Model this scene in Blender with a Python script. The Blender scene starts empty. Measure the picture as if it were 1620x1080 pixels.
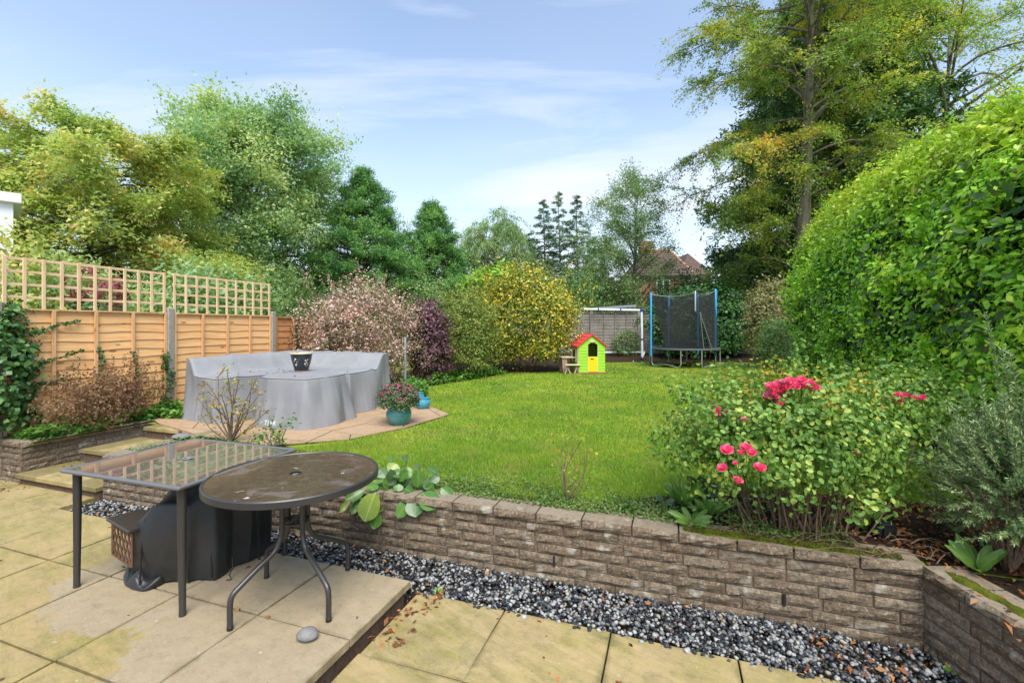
import bpy, math, random
import numpy as np
from mathutils import Vector, Matrix

random.seed(7)
C = bpy.context.scene.collection
R = math.radians
PI = math.pi

# ------------------------------------------------------------------ camera
FPX = 737.0            # focal length in pixels of the 1620 px wide photograph
HOR = 517.0            # horizon row of the photograph
CAMZ = 1.6
cam_data = bpy.data.cameras.new('camera')
cam = bpy.data.objects.new('camera', cam_data)
C.objects.link(cam)
cam.location = (0, 0, CAMZ)
cam.rotation_euler = (PI / 2, 0, 0)
cam_data.sensor_width = 36
cam_data.lens = FPX / 1620 * 36
cam_data.shift_y = -(540 - HOR) / 1620
cam_data.clip_start = 0.05
cam_data.clip_end = 2000
bpy.context.scene.camera = cam

# ------------------------------------------------------------------ sky and sun
SUN_EL, SUN_AZ = R(56), R(168)      # azimuth from +Y, clockwise: behind the camera, a little to the right
world = bpy.data.worlds.new('World')
bpy.context.scene.world = world
world.use_nodes = True
nt = world.node_tree
nt.nodes.clear()
N = nt.nodes.new
L = nt.links.new
out = N('ShaderNodeOutputWorld')
bg = N('ShaderNodeBackground')
bg.inputs['Strength'].default_value = 0.12
sky = N('ShaderNodeTexSky')
sky.sky_type = 'NISHITA'
sky.sun_disc = False
sky.sun_elevation = SUN_EL
sky.sun_rotation = SUN_AZ
sky.air_density = 1.25
sky.dust_density = 0.4
sky.ozone_density = 2.2
# thin high cloud: white veils streaked over the whole dome
tc = N('ShaderNodeTexCoord')
sep = N('ShaderNodeSeparateXYZ'); L(tc.outputs['Generated'], sep.inputs[0])
zz = N('ShaderNodeMath'); zz.operation = 'MAXIMUM'; L(sep.outputs['Z'], zz.inputs[0]); zz.inputs[1].default_value = 0.0
za = N('ShaderNodeMath'); za.operation = 'ADD'; L(zz.outputs[0], za.inputs[0]); za.inputs[1].default_value = 0.16
dx = N('ShaderNodeMath'); dx.operation = 'DIVIDE'; L(sep.outputs['X'], dx.inputs[0]); L(za.outputs[0], dx.inputs[1])
dy = N('ShaderNodeMath'); dy.operation = 'DIVIDE'; L(sep.outputs['Y'], dy.inputs[0]); L(za.outputs[0], dy.inputs[1])
cmb = N('ShaderNodeCombineXYZ'); L(dx.outputs[0], cmb.inputs[0]); L(dy.outputs[0], cmb.inputs[1])
mp = N('ShaderNodeMapping'); L(cmb.outputs[0], mp.inputs[0])
mp.inputs['Rotation'].default_value = (0, 0, R(38))
mp.inputs['Scale'].default_value = (0.55, 1.7, 1)
mp.inputs['Location'].default_value = (3.7, 1.2, 0)
n1 = N('ShaderNodeTexNoise'); L(mp.outputs[0], n1.inputs['Vector'])
n1.inputs['Scale'].default_value = 0.75; n1.inputs['Detail'].default_value = 7; n1.inputs['Roughness'].default_value = 0.58; n1.inputs['Distortion'].default_value = 0.9
r1 = N('ShaderNodeMapRange'); L(n1.outputs['Fac'], r1.inputs[0])
r1.inputs[1].default_value = 0.46; r1.inputs[2].default_value = 0.72; r1.inputs[3].default_value = 0.0; r1.inputs[4].default_value = 0.85
n2 = N('ShaderNodeTexNoise'); L(cmb.outputs[0], n2.inputs['Vector'])
n2.inputs['Scale'].default_value = 0.5; n2.inputs['Detail'].default_value = 3
r2 = N('ShaderNodeMapRange'); L(n2.outputs['Fac'], r2.inputs[0])
r2.inputs[1].default_value = 0.35; r2.inputs[2].default_value = 0.7; r2.inputs[3].default_value = 0.12; r2.inputs[4].default_value = 0.30
hz = N('ShaderNodeMapRange'); L(zz.outputs[0], hz.inputs[0])     # the veil thickens towards the horizon
hz.inputs[1].default_value = 0.0; hz.inputs[2].default_value = 0.42; hz.inputs[3].default_value = 0.62; hz.inputs[4].default_value = 0.0
mx1 = N('ShaderNodeMath'); mx1.operation = 'MAXIMUM'; L(r1.outputs[0], mx1.inputs[0]); L(r2.outputs[0], mx1.inputs[1])
ad = N('ShaderNodeMath'); ad.operation = 'ADD'; ad.use_clamp = True; L(mx1.outputs[0], ad.inputs[0]); L(hz.outputs[0], ad.inputs[1])
mix = N('ShaderNodeMix'); mix.data_type = 'RGBA'
L(ad.outputs[0], mix.inputs['Factor']); L(sky.outputs[0], mix.inputs[6])
SKYWHITE = 4.5
mix.inputs[7].default_value = (SKYWHITE * 0.90, SKYWHITE * 0.96, SKYWHITE * 1.10, 1)
L(mix.outputs[2], bg.inputs['Color'])
L(bg.outputs[0], out.inputs[0])

sun_d = bpy.data.lights.new('sun', 'SUN')
sun_d.energy = 2.8
sun_d.angle = R(40)
sun_d.color = (1.0, 0.95, 0.87)
sun = bpy.data.objects.new('sun', sun_d)
C.objects.link(sun)
sd = Vector((math.sin(SUN_AZ) * math.cos(SUN_EL), math.cos(SUN_AZ) * math.cos(SUN_EL), math.sin(SUN_EL)))
sun.rotation_euler = (-sd).to_track_quat('-Z', 'Y').to_euler()
sun.location = sd * 50

vs = bpy.context.scene.view_settings
vs.view_transform = 'Standard'
vs.look = 'None'
vs.exposure = 1.06
vs.gamma = 1
vs.use_curve_mapping = False
cy = bpy.context.scene.cycles
cy.max_bounces = 6
cy.diffuse_bounces = 4
cy.glossy_bounces = 2
cy.transmission_bounces = 3
cy.transparent_max_bounces = 12
cy.caustics_reflective = False
cy.caustics_refractive = False

# ------------------------------------------------------------------ garden axes: a runs along the low wall, b runs away over the lawn
U = Vector((0.945, -0.327, 0)); U.normalize()
V = Vector((-U.y, U.x, 0))
GA = math.atan2(U.y, U.x)
ZL = 0.33              # lawn level
def W(a, b, z=0.0):
    p = U * a + V * b
    return Vector((p.x, p.y, z))
def G(px, py, z=ZL):   # point of the level z seen at that pixel
    y = FPX * (CAMZ - z) / (py - HOR)
    return Vector(((px - 810) / FPX * y, y, z))
def P(px, py, y):      # point at distance y seen at that pixel
    return Vector(((px - 810) / FPX * y, y, CAMZ - (py - HOR) / FPX * y))

# ------------------------------------------------------------------ materials
def mat(name, col=(0.5, 0.5, 0.5), rough=0.6, metal=0.0, spec=0.5):
    m = bpy.data.materials.new(name)
    m.use_nodes = True
    b = m.node_tree.nodes['Principled BSDF']
    b.inputs['Base Color'].default_value = (*col, 1)
    b.inputs['Roughness'].default_value = rough
    b.inputs['Metallic'].default_value = metal
    b.inputs['Specular IOR Level'].default_value = spec
    return m

class NT:
    """small helper to write node graphs"""
    def __init__(s, m):
        s.t = m.node_tree; s.b = s.t.nodes.get('Principled BSDF'); s.o = [n for n in s.t.nodes if n.type == 'OUTPUT_MATERIAL'][0]
    def n(s, k, **kw):
        x = s.t.nodes.new(k)
        for a, v in kw.items():
            if hasattr(x, a): setattr(x, a, v)
        return x
    def l(s, a, b): s.t.links.new(a, b)
    def pos(s, scale=(1, 1, 1), rot=0.0, world=True):
        if world: v = s.n('ShaderNodeNewGeometry').outputs['Position']
        else: v = s.n('ShaderNodeTexCoord').outputs['Object']
        m = s.n('ShaderNodeMapping'); s.l(v, m.inputs[0]); m.inputs['Scale'].default_value = scale; m.inputs['Rotation'].default_value = (0, 0, rot)
        return m.outputs[0]
    def noise(s, v, sc, det=4, rough=0.55, dist=0.0):
        x = s.n('ShaderNodeTexNoise'); s.l(v, x.inputs['Vector'])
        x.inputs['Scale'].default_value = sc; x.inputs['Detail'].default_value = det; x.inputs['Roughness'].default_value = rough; x.inputs['Distortion'].default_value = dist
        return x.outputs['Fac']
    def rng(s, v, a, b, c=0.0, d=1.0):
        x = s.n('ShaderNodeMapRange'); s.l(v, x.inputs[0])
        for i, q in enumerate((a, b, c, d)): x.inputs[i + 1].default_value = q
        return x.outputs[0]
    def math(s, op, a, b=None):
        x = s.n('ShaderNodeMath', operation=op)
        for i, q in enumerate((a, b)):
            if q is None: continue
            if isinstance(q, (int, float)): x.inputs[i].default_value = q
            else: s.l(q, x.inputs[i])
        return x.outputs[0]
    def mix(s, f, a, b, mode='MIX'):
        x = s.n('ShaderNodeMix', data_type='RGBA', blend_type=mode)
        for q, i in ((f, 0), (a, 6), (b, 7)):
            if isinstance(q, (int, float)): x.inputs[i].default_value = q
            elif isinstance(q, tuple): x.inputs[i].default_value = (*q, 1)
            else: s.l(q, x.inputs[i])
        return x.outputs[2]
    def ramp(s, f, stops, interp='LINEAR'):
        x = s.n('ShaderNodeValToRGB'); s.l(f, x.inputs[0]); e = x.color_ramp.elements
        x.color_ramp.interpolation = interp
        while len(e) < len(stops): e.new(0.5)
        for k, (p, c) in enumerate(stops): e[k].position = p; e[k].color = (*c, 1)
        return x.outputs[0]
    def bump(s, h, st=0.3, d=0.01, prev=None):
        x = s.n('ShaderNodeBump'); s.l(h, x.inputs['Height']); x.inputs['Strength'].default_value = st; x.inputs['Distance'].default_value = d
        if prev is not None: s.l(prev, x.inputs['Normal'])
        return x.outputs[0]
    def island(s): return s.n('ShaderNodeNewGeometry').outputs['Random Per Island']
    def objrand(s): return s.n('ShaderNodeObjectInfo').outputs['Random']
    def col(s, c): s.l(c, s.b.inputs['Base Color'])
    def nrm(s, c): s.l(c, s.b.inputs['Normal'])

def leafmat(name, stops, trans=0.32, nscale=1.3, w=0.5, rough=0.45, nrot=0.0, tcol=(1.25, 1.35, 0.6), newgrowth=None):
    """leaf colour: part by leaf, part by spray; light shines through thin leaves"""
    m = mat(name, rough=rough, spec=0.35); t = NT(m)
    f1 = t.island(); f2 = t.noise(t.pos(), nscale, 3, 0.6); f2 = t.rng(f2, 0.3, 0.7)
    f = t.math('ADD', t.math('MULTIPLY', f1, w), t.math('MULTIPLY', f2, 1 - w))
    c = t.ramp(f, stops)
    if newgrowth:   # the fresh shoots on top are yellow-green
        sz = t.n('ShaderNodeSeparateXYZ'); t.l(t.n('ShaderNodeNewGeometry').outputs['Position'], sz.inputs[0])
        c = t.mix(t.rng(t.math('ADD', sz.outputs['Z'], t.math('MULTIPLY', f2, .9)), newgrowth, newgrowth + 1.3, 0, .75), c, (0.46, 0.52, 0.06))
    t.col(c)
    tr = t.n('ShaderNodeBsdfTranslucent')
    t.l(t.mix(1.0, c, tcol, 'MULTIPLY'), tr.inputs['Color'])
    ms = t.n('ShaderNodeMixShader'); ms.inputs[0].default_value = trans
    t.l(t.b.outputs[0], ms.inputs[1]); t.l(tr.outputs[0], ms.inputs[2]); t.l(ms.outputs[0], t.o.inputs[0])
    return m

def barkmat(name, c1, c2, sc=14):
    m = mat(name, rough=0.9, spec=0.2); t = NT(m)
    f = t.noise(t.pos((1, 1, 0.22)), sc, 5, 0.65)
    t.col(t.ramp(f, [(0.3, c1), (0.7, c2)])); t.nrm(t.bump(f, 0.8, 0.03))
    return m

# ------------------------------------------------------------------ meshes
def npmesh(name, verts, faces, smooth=False):
    me = bpy.data.meshes.new(name)
    verts = np.asarray(verts, dtype=np.float32); faces = np.asarray(faces, dtype=np.int32)
    k = faces.shape[1]
    me.vertices.add(len(verts)); me.vertices.foreach_set('co', verts.ravel())
    me.loops.add(faces.size); me.loops.foreach_set('vertex_index', faces.ravel())
    me.polygons.add(len(faces)); me.polygons.foreach_set('loop_start', np.arange(0, faces.size, k, dtype=np.int32))
    try: me.polygons.foreach_set('loop_total', np.full(len(faces), k, dtype=np.int32))
    except Exception: pass
    me.update(calc_edges=True)
    if smooth: me.polygons.foreach_set('use_smooth', np.ones(len(faces), dtype=bool))
    return me

class MB:
    """collects shapes into one mesh"""
    def __init__(s): s.v = []; s.f = []
    def add(s, vs, fs):
        o = len(s.v); s.v += [tuple(v) for v in vs]; s.f += [tuple(i + o for i in f) for f in fs]; return s
    def box(s, c, d, rz=0.0, M=None, bev=0.0):
        hx, hy, hz = d[0] / 2, d[1] / 2, d[2] / 2
        if bev <= 0:
            p = [(x, y, z) for z in (-hz, hz) for y in (-hy, hy) for x in (-hx, hx)]
            f = [(0, 2, 3, 1), (4, 5, 7, 6), (0, 1, 5, 4), (2, 6, 7, 3), (0, 4, 6, 2), (1, 3, 7, 5)]
        else:
            b = min(bev, hx * .9, hy * .9, hz * .9); p = []; 
            ring = [(-hx + b, -hy), (hx - b, -hy), (hx, -hy + b), (hx, hy - b), (hx - b, hy), (-hx + b, hy), (-hx, hy - b), (-hx, -hy + b)]
            k2 = [(x * (hx - b) / hx, y * (hy - b) / hy) for x, y in ring]
            for rr, z in ((k2, -hz), (ring, -hz + b), (ring, hz - b), (k2, hz)): p += [(x, y, z) for x, y in rr]
            f = [tuple(range(7, -1, -1)), tuple(range(24, 32))]
            for q in range(3):
                for i in range(8): f.append((q * 8 + i, q * 8 + (i + 1) % 8, q * 8 + 8 + (i + 1) % 8, q * 8 + 8 + i))
        T = Matrix.Translation(Vector(c)) @ Matrix.Rotation(rz, 4, 'Z')
        if M is not None: T = Matrix.Translation(Vector(c)) @ M
        return s.add([T @ Vector(q) for q in p], f)
    def tube(s, pts, r, n=8, caps=True):
        pts = [Vector(p) for p in pts]; m = len(pts)
        if not hasattr(r, '__len__'): r = [r] * m
        vs = []; up = None
        for i, p in enumerate(pts):
            d = (pts[min(i + 1, m - 1)] - pts[max(i - 1, 0)]).normalized()
            if up is None: up = d.orthogonal().normalized()
            else:
                up = up - d * up.dot(d)
                up = up.normalized() if up.length > 1e-6 else d.orthogonal().normalized()
            w = d.cross(up)
            for k in range(n):
                a = 2 * PI * k / n
                vs.append(p + (up * math.cos(a) + w * math.sin(a)) * r[i])
        fs = [(i * n + k, i * n + (k + 1) % n, (i + 1) * n + (k + 1) % n, (i + 1) * n + k) for i in range(m - 1) for k in range(n)]
        if caps: fs += [tuple(range(n - 1, -1, -1)), tuple(range((m - 1) * n, m * n))]
        return s.add(vs, fs)
    def lathe(s, prof, n=24, c=(0, 0, 0)):
        vs = []; fs = []
        for r, z in prof: vs += [(c[0] + r * math.cos(2 * PI * k / n), c[1] + r * math.sin(2 * PI * k / n), c[2] + z) for k in range(n)]
        for i in range(len(prof) - 1):
            fs += [(i * n + k, i * n + (k + 1) % n, (i + 1) * n + (k + 1) % n, (i + 1) * n + k) for k in range(n)]
        return s.add(vs, fs)
    def prism(s, poly, z0, z1):
        """poly: list of (x, y) counter-clockwise"""
        n = len(poly)
        return s.add([(x, y, z0) for x, y in poly] + [(x, y, z1) for x, y in poly],
                     [tuple(range(n - 1, -1, -1)), tuple(range(n, 2 * n))] + [(k, (k + 1) % n, n + (k + 1) % n, n + k) for k in range(n)])
    def mesh(s, name, smooth=False):
        me = bpy.data.meshes.new(name); me.from_pydata([tuple(v) for v in s.v], [], s.f); me.update()
        if smooth:
            for p in me.polygons: p.use_smooth = True
        return me

def smooth_by_angle(o, ang=35):
    me = o.data
    for p in me.polygons: p.use_smooth = True
    try: me.set_sharp_from_angle(angle=R(ang))
    except Exception: pass

def put(name, me, m, parent=None, loc=None, rz=0.0, local=False, smooth=None, kind=None, label=None):
    """link a mesh; with a parent and local=False the mesh is in world coordinates"""
    if isinstance(me, MB): me = me.mesh(name)
    o = bpy.data.objects.new(name, me); C.objects.link(o)
    if m is not None and len(me.materials) == 0: me.materials.append(m)
    if loc is not None: o.location = loc
    o.rotation_euler.z = rz
    if parent is not None:
        o.parent = parent
        if not local: o.matrix_parent_inverse = base_matrix(parent).inverted()
    if smooth: smooth_by_angle(o, smooth)
    if kind: o['kind'] = kind
    if label: o['label'] = label
    return o

def base_matrix(o):
    m = Matrix.LocRotScale(o.location, o.rotation_euler, o.scale)
    if o.parent: m = base_matrix(o.parent) @ o.matrix_parent_inverse @ m
    return m

def tag(o, label, cat, group=None):
    o['label'] = label; o['category'] = cat
    if group: o['group'] = group
    return o
def thing(name, label, cat, loc=(0, 0, 0), rz=0.0, group=None):
    o = bpy.data.objects.new(name, None); C.objects.link(o); o.location = loc; o.rotation_euler.z = rz; o.empty_display_size = 0.1
    return tag(o, label, cat, group)
def struct(name, me, m, **k):
    return put(name, me, m, kind='structure', **k)

def catmull(pts, n=8):
    pts = [Vector(p) for p in pts]; q = [pts[0] * 2 - pts[1]] + pts + [pts[-1] * 2 - pts[-2]]; o = []
    for i in range(1, len(q) - 2):
        for k in range(n):
            t = k / n
            o.append(0.5 * ((2 * q[i]) + (q[i + 1] - q[i - 1]) * t + (2 * q[i - 1] - 5 * q[i] + 4 * q[i + 1] - q[i + 2]) * t * t + (3 * q[i] - q[i - 1] - 3 * q[i + 1] + q[i + 2]) * t ** 3))
    o.append(pts[-1]); return o

# ------------------------------------------------------------------ foliage
def unit(a): return a / np.maximum(np.linalg.norm(a, axis=-1, keepdims=True), 1e-9)

def leafquads(pos, nrm, axis, ln, wd, fold=0.12, belly=0.45):
    """one rhombus leaf per position, facing nrm, pointing along axis"""
    n = len(pos)
    axis = unit(axis - nrm * np.sum(axis * nrm, 1, keepdims=True) * 0.75)
    side = unit(np.cross(nrm, axis)); nn = np.cross(axis, side)
    ln = np.broadcast_to(np.asarray(ln, float).reshape(-1, 1), (n, 1)); wd = np.broadcast_to(np.asarray(wd, float).reshape(-1, 1), (n, 1))
    v = np.empty((n, 4, 3))
    v[:, 0] = pos - axis * ln * 0.5
    v[:, 1] = pos + side * wd * 0.5 + nn * wd * fold + axis * ln * (belly - 0.5)
    v[:, 2] = pos + axis * ln * 0.5 - nn * ln * 0.08
    v[:, 3] = pos - side * wd * 0.5 + nn * wd * fold + axis * ln * (belly - 0.5)
    f = np.arange(n * 4).reshape(n, 4)
    return v.reshape(-1, 3), f

def trileaves(pos, nrm, axis, ln, wd, fold=0.0):
    """one-triangle leaf for foliage too far off to show a leaf's outline"""
    n = len(pos); axis = unit(axis - nrm * np.sum(axis * nrm, 1, keepdims=True) * 0.75); side = unit(np.cross(nrm, axis))
    ln = np.broadcast_to(np.asarray(ln, float).reshape(-1, 1), (n, 1)); wd = np.broadcast_to(np.asarray(wd, float).reshape(-1, 1), (n, 1)); v = np.empty((n, 3, 3))
    v[:, 0] = pos - axis * ln * .35 - side * wd * .5; v[:, 1] = pos - axis * ln * .25 + side * wd * .5; v[:, 2] = pos + axis * ln * .5
    return v.reshape(-1, 3), np.arange(n * 3).reshape(n, 3)

def hexleaves(pos, nrm, axis, ln, wd, fold=0.10):
    """six-cornered leaf, two folded halves"""
    n = len(pos); axis = unit(axis - nrm * np.sum(axis * nrm, 1, keepdims=True) * 0.75); side = unit(np.cross(nrm, axis)); nn = np.cross(axis, side)
    ln = np.broadcast_to(np.asarray(ln, float).reshape(-1, 1), (n, 1)); wd = np.broadcast_to(np.asarray(wd, float).reshape(-1, 1), (n, 1)); v = np.empty((n, 6, 3))
    v[:, 0] = pos - axis * ln * .5; v[:, 3] = pos + axis * ln * .5 - nn * ln * .12
    for k, (s, q) in enumerate(((1, -.22), (1, .20))): v[:, 1 + k] = pos + side * wd * .5 * (1 if k == 0 else .86) + nn * wd * fold + axis * ln * q
    for k, q in enumerate((.20, -.22)): v[:, 4 + k] = pos - side * wd * .5 * (.86 if k == 0 else 1) + nn * wd * fold + axis * ln * q
    i = np.arange(n)[:, None] * 6; f = np.concatenate([i + np.array([[0, 1, 2, 3]]), i + np.array([[0, 3, 4, 5]])], 0)
    return v.reshape(-1, 3), f

def leaves(name, pos, nrm, m, ln, wd, rng, parent=None, var=0.3, axis=None, kind='stuff', fold=0.12, label=None, hexa=False, tri=False):
    n = len(pos)
    if axis is None: axis = unit(rng.normal(size=(n, 3)))
    s = 1 + rng.uniform(-var, var, n)
    v, f = (hexleaves if hexa else trileaves if tri else leafquads)(np.asarray(pos), unit(np.asarray(nrm)), axis, ln * s, wd * s, fold)
    return put(name, npmesh(name, v, f), m, parent, kind=kind, label=label)

def clumps(rng, centers, outward, n_each, rad, flat=1.0):
    """gaussian puffs of leaf positions round the centres, with leaf normals"""
    k = len(centers); rad = np.broadcast_to(np.asarray(rad, float), (k,))
    off = rng.normal(size=(k, n_each, 3)) * rad[:, None, None] * 0.55
    off[..., 2] *= flat
    pos = (centers[:, None] + off).reshape(-1, 3)
    nr = unit(outward[:, None] * 0.9 + unit(off) * 0.8 + rng.normal(size=(k, n_each, 3)) * 0.70 + np.array([0, 0, 0.35])).reshape(-1, 3)
    return pos, nr

def lobes(rng, c, r, n, shell=0.35, bump=0.22, low=-0.95, freq=2.3):
    """points in the outer shell of a lumpy ellipsoid, with outward directions"""
    d = unit(rng.normal(size=(n * 2, 3))); d = d[d[:, 2] > low][:n]
    ph = rng.uniform(0, 6.28, 6)
    w = 1 + bump * (np.sin(d[:, 0] * freq * 2 + ph[0]) * np.sin(d[:, 1] * freq * 2.2 + ph[1]) + 0.7 * np.sin(d[:, 2] * freq * 3 + ph[2] + d[:, 0] * 3) * np.cos(d[:, 1] * freq * 3.4 + ph[3]))
    s = w * (1 - shell * rng.random(len(d)) ** 1.6)
    return np.array(c) + d * s[:, None] * np.array(r), unit(d / np.array(r))

def shrub(name, label, cat, c, r, n, leaf, m, seed, stem_m=None, shell=0.45, bump=0.2, per=14, puff=None, low=-0.8, base_z=ZL, nstems=9, group=None, extra=None, root=None, flat=0.8, part='foliage', spikes=0, stem_r=0.014, hexa=False):
    """a bush: foliage of separate leaves in puffs over a lumpy body, and stems from the ground"""
    rng = np.random.default_rng(seed)
    t = root or thing(name, label, cat, (c[0], c[1], base_z), group=group)
    cen, ow = lobes(rng, c, r, n // per, shell, bump, low)
    ok = cen[:, 2] > base_z + 0.03; cen, ow = cen[ok], ow[ok]
    if puff is None: puff = 0.16 * min(r)
    pos, nr = clumps(rng, cen, ow, per, puff * rng.uniform(0.7, 1.3, len(cen)), flat)
    if spikes:   # stray shoots past the outline
        cs, os_ = lobes(rng, c, (r[0] * 1.02, r[1] * 1.02, r[2] * 1.02), spikes, 0.05, bump, 0.1)
        k = 16; tt = np.linspace(0, 1, k)
        dr = unit(os_ + np.array([0, 0, 1.2]) + rng.normal(size=os_.shape) * 0.3)
        ln_ = puff * rng.uniform(1.2, 2.6, len(cs))
        pp = cs[:, None] + dr[:, None] * (tt[None, :, None] * ln_[:, None, None]) + rng.normal(size=(len(cs), k, 3)) * leaf[0] * 0.35
        pos = np.vstack([pos, pp.reshape(-1, 3)]); nr = np.vstack([nr, unit(rng.normal(size=(len(cs) * k, 3)) + np.array([0, 0, .5]))])
    ok = pos[:, 2] > base_z + 0.01; pos, nr = pos[ok], nr[ok]
    leaves(part, pos, nr, m, leaf[0], leaf[1], rng, t, hexa=hexa)
    if stem_m is not None:
        mb = MB()
        for k in range(nstems):
            a = rng.uniform(0, 6.28); q = rng.uniform(0.3, 0.85)
            p0 = Vector((c[0] + math.cos(a) * r[0] * .15, c[1] + math.sin(a) * r[1] * .15, base_z - 0.03))
            p3 = Vector((c[0] + math.cos(a) * r[0] * q, c[1] + math.sin(a) * r[1] * q, c[2] + r[2] * rng.uniform(-.2, .6)))
            mid = p0.lerp(p3, .5) + Vector(rng.normal(size=3) * 0.06) + Vector((0, 0, .1))
            mb.tube(catmull([p0, mid, p3], 4), [stem_r * (1 - .09 * i) for i in range(9)], 5, False)
        put('stem', mb, stem_m, t, kind='stuff')
    return t

def tubes_np(paths, sides=4):
    """paths: list of (points (k,3) array, radii (k,)); one mesh of open tapered tubes"""
    V_, F_ = [], []; o = 0
    ang = np.arange(sides) * 2 * PI / sides; ca, sa = np.cos(ang), np.sin(ang)
    for p, r in paths:
        k = len(p); d = np.gradient(p, axis=0); d = unit(d)
        ref = np.array([0.0, 0, 1]) if abs(d[0, 2]) < 0.9 else np.array([1.0, 0, 0])
        s = unit(np.cross(d, ref)); t = np.cross(d, s)
        v = p[:, None] + (s[:, None] * ca[None, :, None] + t[:, None] * sa[None, :, None]) * r[:, None, None]
        V_.append(v.reshape(-1, 3))
        i = np.arange(k - 1)[:, None] * sides; j = np.arange(sides)[None]; jn = (j + 1) % sides
        F_.append(np.stack([i + j, i + jn, i + sides + jn, i + sides + j], -1).reshape(-1, 4) + o); o += k * sides
    return np.vstack(V_), np.vstack(F_)

def tree(name, label, cat, base, H, zb, prof, seed, leafm, barkm, limbs=40, twigs=16, per=24, leaf=(0.1, 0.06), rise=0.6, droop=0.25,
         tr=0.18, tl=0.9, spread=0.16, up=0.3, flat=1.0, group=None, lean=(0, 0), squash=(1, 1), hang=0.0, trunk_top=0.95, limb_r=0.03, smin=0.25, nrm_up=0.6, extra_trunks=(), hang_leaf=0.0, limb_jit=0.18, twig_mesh=True):
    """a tree: trunk, limbs that reach the crown's outline (prof: radius by height fraction), twigs and single leaves"""
    rng = np.random.default_rng(seed); per = int(per * 1.9); leaf = (leaf[0] * .80, leaf[1] * .80)
    base = np.array([base[0], base[1], base[2] if len(base) > 2 else 0.2])
    t = thing(name, label, cat, tuple(base), group=group)
    top = base + np.array([lean[0], lean[1], H])
    def axis(h):   # point on the trunk at height h over the base
        f = h / H
        return base + np.array([lean[0] * f * f + 0.05 * H * 0.15 * math.sin(5 * f + seed), lean[1] * f * f + 0.03 * H * 0.15 * math.cos(4 * f + seed), h])
    hs = np.linspace(-0.3, H * trunk_top, 14)
    tp = np.array([axis(h) for h in hs]); trr = tr * (1 - 0.93 * np.clip(hs / (H * trunk_top), 0, 1) ** 0.9)
    trr[0] *= 1.35
    trunk = [(tp, trr)]
    lim = []; tw = []; LP = []; LA = []; LN = []
    cen = [(0.0, 0.0, 1.0)] + list(extra_trunks)
    for k in range(limbs):
        f = (k + 0.5) / limbs
        h0 = zb + (H * trunk_top - zb) * f ** 0.9
        ex = cen[k % len(cen)]
        az = k * 2.39996 + rng.uniform(-.4, .4)
        Rk = prof(f) * rng.uniform(1 - limb_jit * 1.6, 1 + limb_jit)
        dx_, dy_ = math.cos(az) * squash[0], math.sin(az) * squash[1]
        s = np.linspace(0, 1, 8)
        a0 = axis(h0)
        wob = rng.normal(size=2) * 0.06 * Rk
        ri = rise * rng.uniform(.55, 1.45); wz = rng.normal() * .05 * Rk
        p = np.stack([a0[0] + dx_ * Rk * s + wob[0] * np.sin(s * 3.1), a0[1] + dy_ * Rk * s + wob[1] * np.sin(s * 4.4), a0[2] + Rk * (ri * s - droop * s * s) + wz * np.sin(s * 6)], 1)
        r0 = max(0.012, min(limb_r * Rk + 0.008, trr[min(13, int(f * 13))] * 0.6))
        lim.append((p, r0 * (1 - 0.85 * s)))
        nt_ = max(3, int(twigs * (Rk / max(prof(0.3), 0.1)) ** 0.8))
        ss = rng.uniform(smin, 1, nt_) ** 0.8
        idx = ss * 7; i0 = np.clip(idx.astype(int), 0, 6); fr = (idx - i0)[:, None]
        q0 = p[i0] * (1 - fr) + p[i0 + 1] * fr
        dirs = unit(np.array([dx_, dy_, 0]) * 0.7 + rng.normal(size=(nt_, 3)) * np.array([0.75, 0.75, 0.45]) + np.array([0, 0, up]))
        ll = tl * rng.uniform(0.5, 1.1, nt_) * min(1.0, .30 + .8 * Rk / prof(0.3))
        u = np.linspace(0, 1, 5)
        tp_ = q0[:, None] + dirs[:, None] * (ll[:, None] * u[None])[:, :, None]
        tp_[:, :, 2] -= hang * ll[:, None] * (u[None] ** 2)
        for j in range(nt_): tw.append((tp_[j], np.linspace(max(0.004, r0 * .25), 0.003, 5)))
        uu = rng.uniform(0.15, 1.08, (nt_, per))
        lp = q0[:, None] + dirs[:, None] * (ll[:, None] * uu)[:, :, None]
        lp[:, :, 2] -= hang * ll[:, None] * uu ** 2
        o_ = rng.normal(size=lp.shape) * spread; o_[..., 2] *= flat
        LP.append((lp + o_).reshape(-1, 3))
        LA.append(np.broadcast_to(dirs[:, None] + rng.normal(size=lp.shape) * 0.7 + np.array([0, 0, -hang_leaf]), lp.shape).reshape(-1, 3))
        LN.append((rng.normal(size=lp.shape) * 0.6 + np.array([dx_ * .35, dy_ * .35, nrm_up])).reshape(-1, 3))
    v, f = tubes_np(trunk, 10); put('trunk', npmesh('trunk', v, f, True), barkm, t)
    v, f = tubes_np(lim, 5); put('limbs', npmesh('limbs', v, f, True), barkm, t, kind='stuff')
    if twig_mesh: v, f = tubes_np(tw, 3); put('twigs', npmesh('twigs', v, f, True), barkm, t, kind='stuff')
    leaves('crown', np.vstack(LP), np.vstack(LN), leafm, leaf[0], leaf[1], rng, t, 0.35, unit(np.vstack(LA)), tri=True)
    return t
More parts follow.
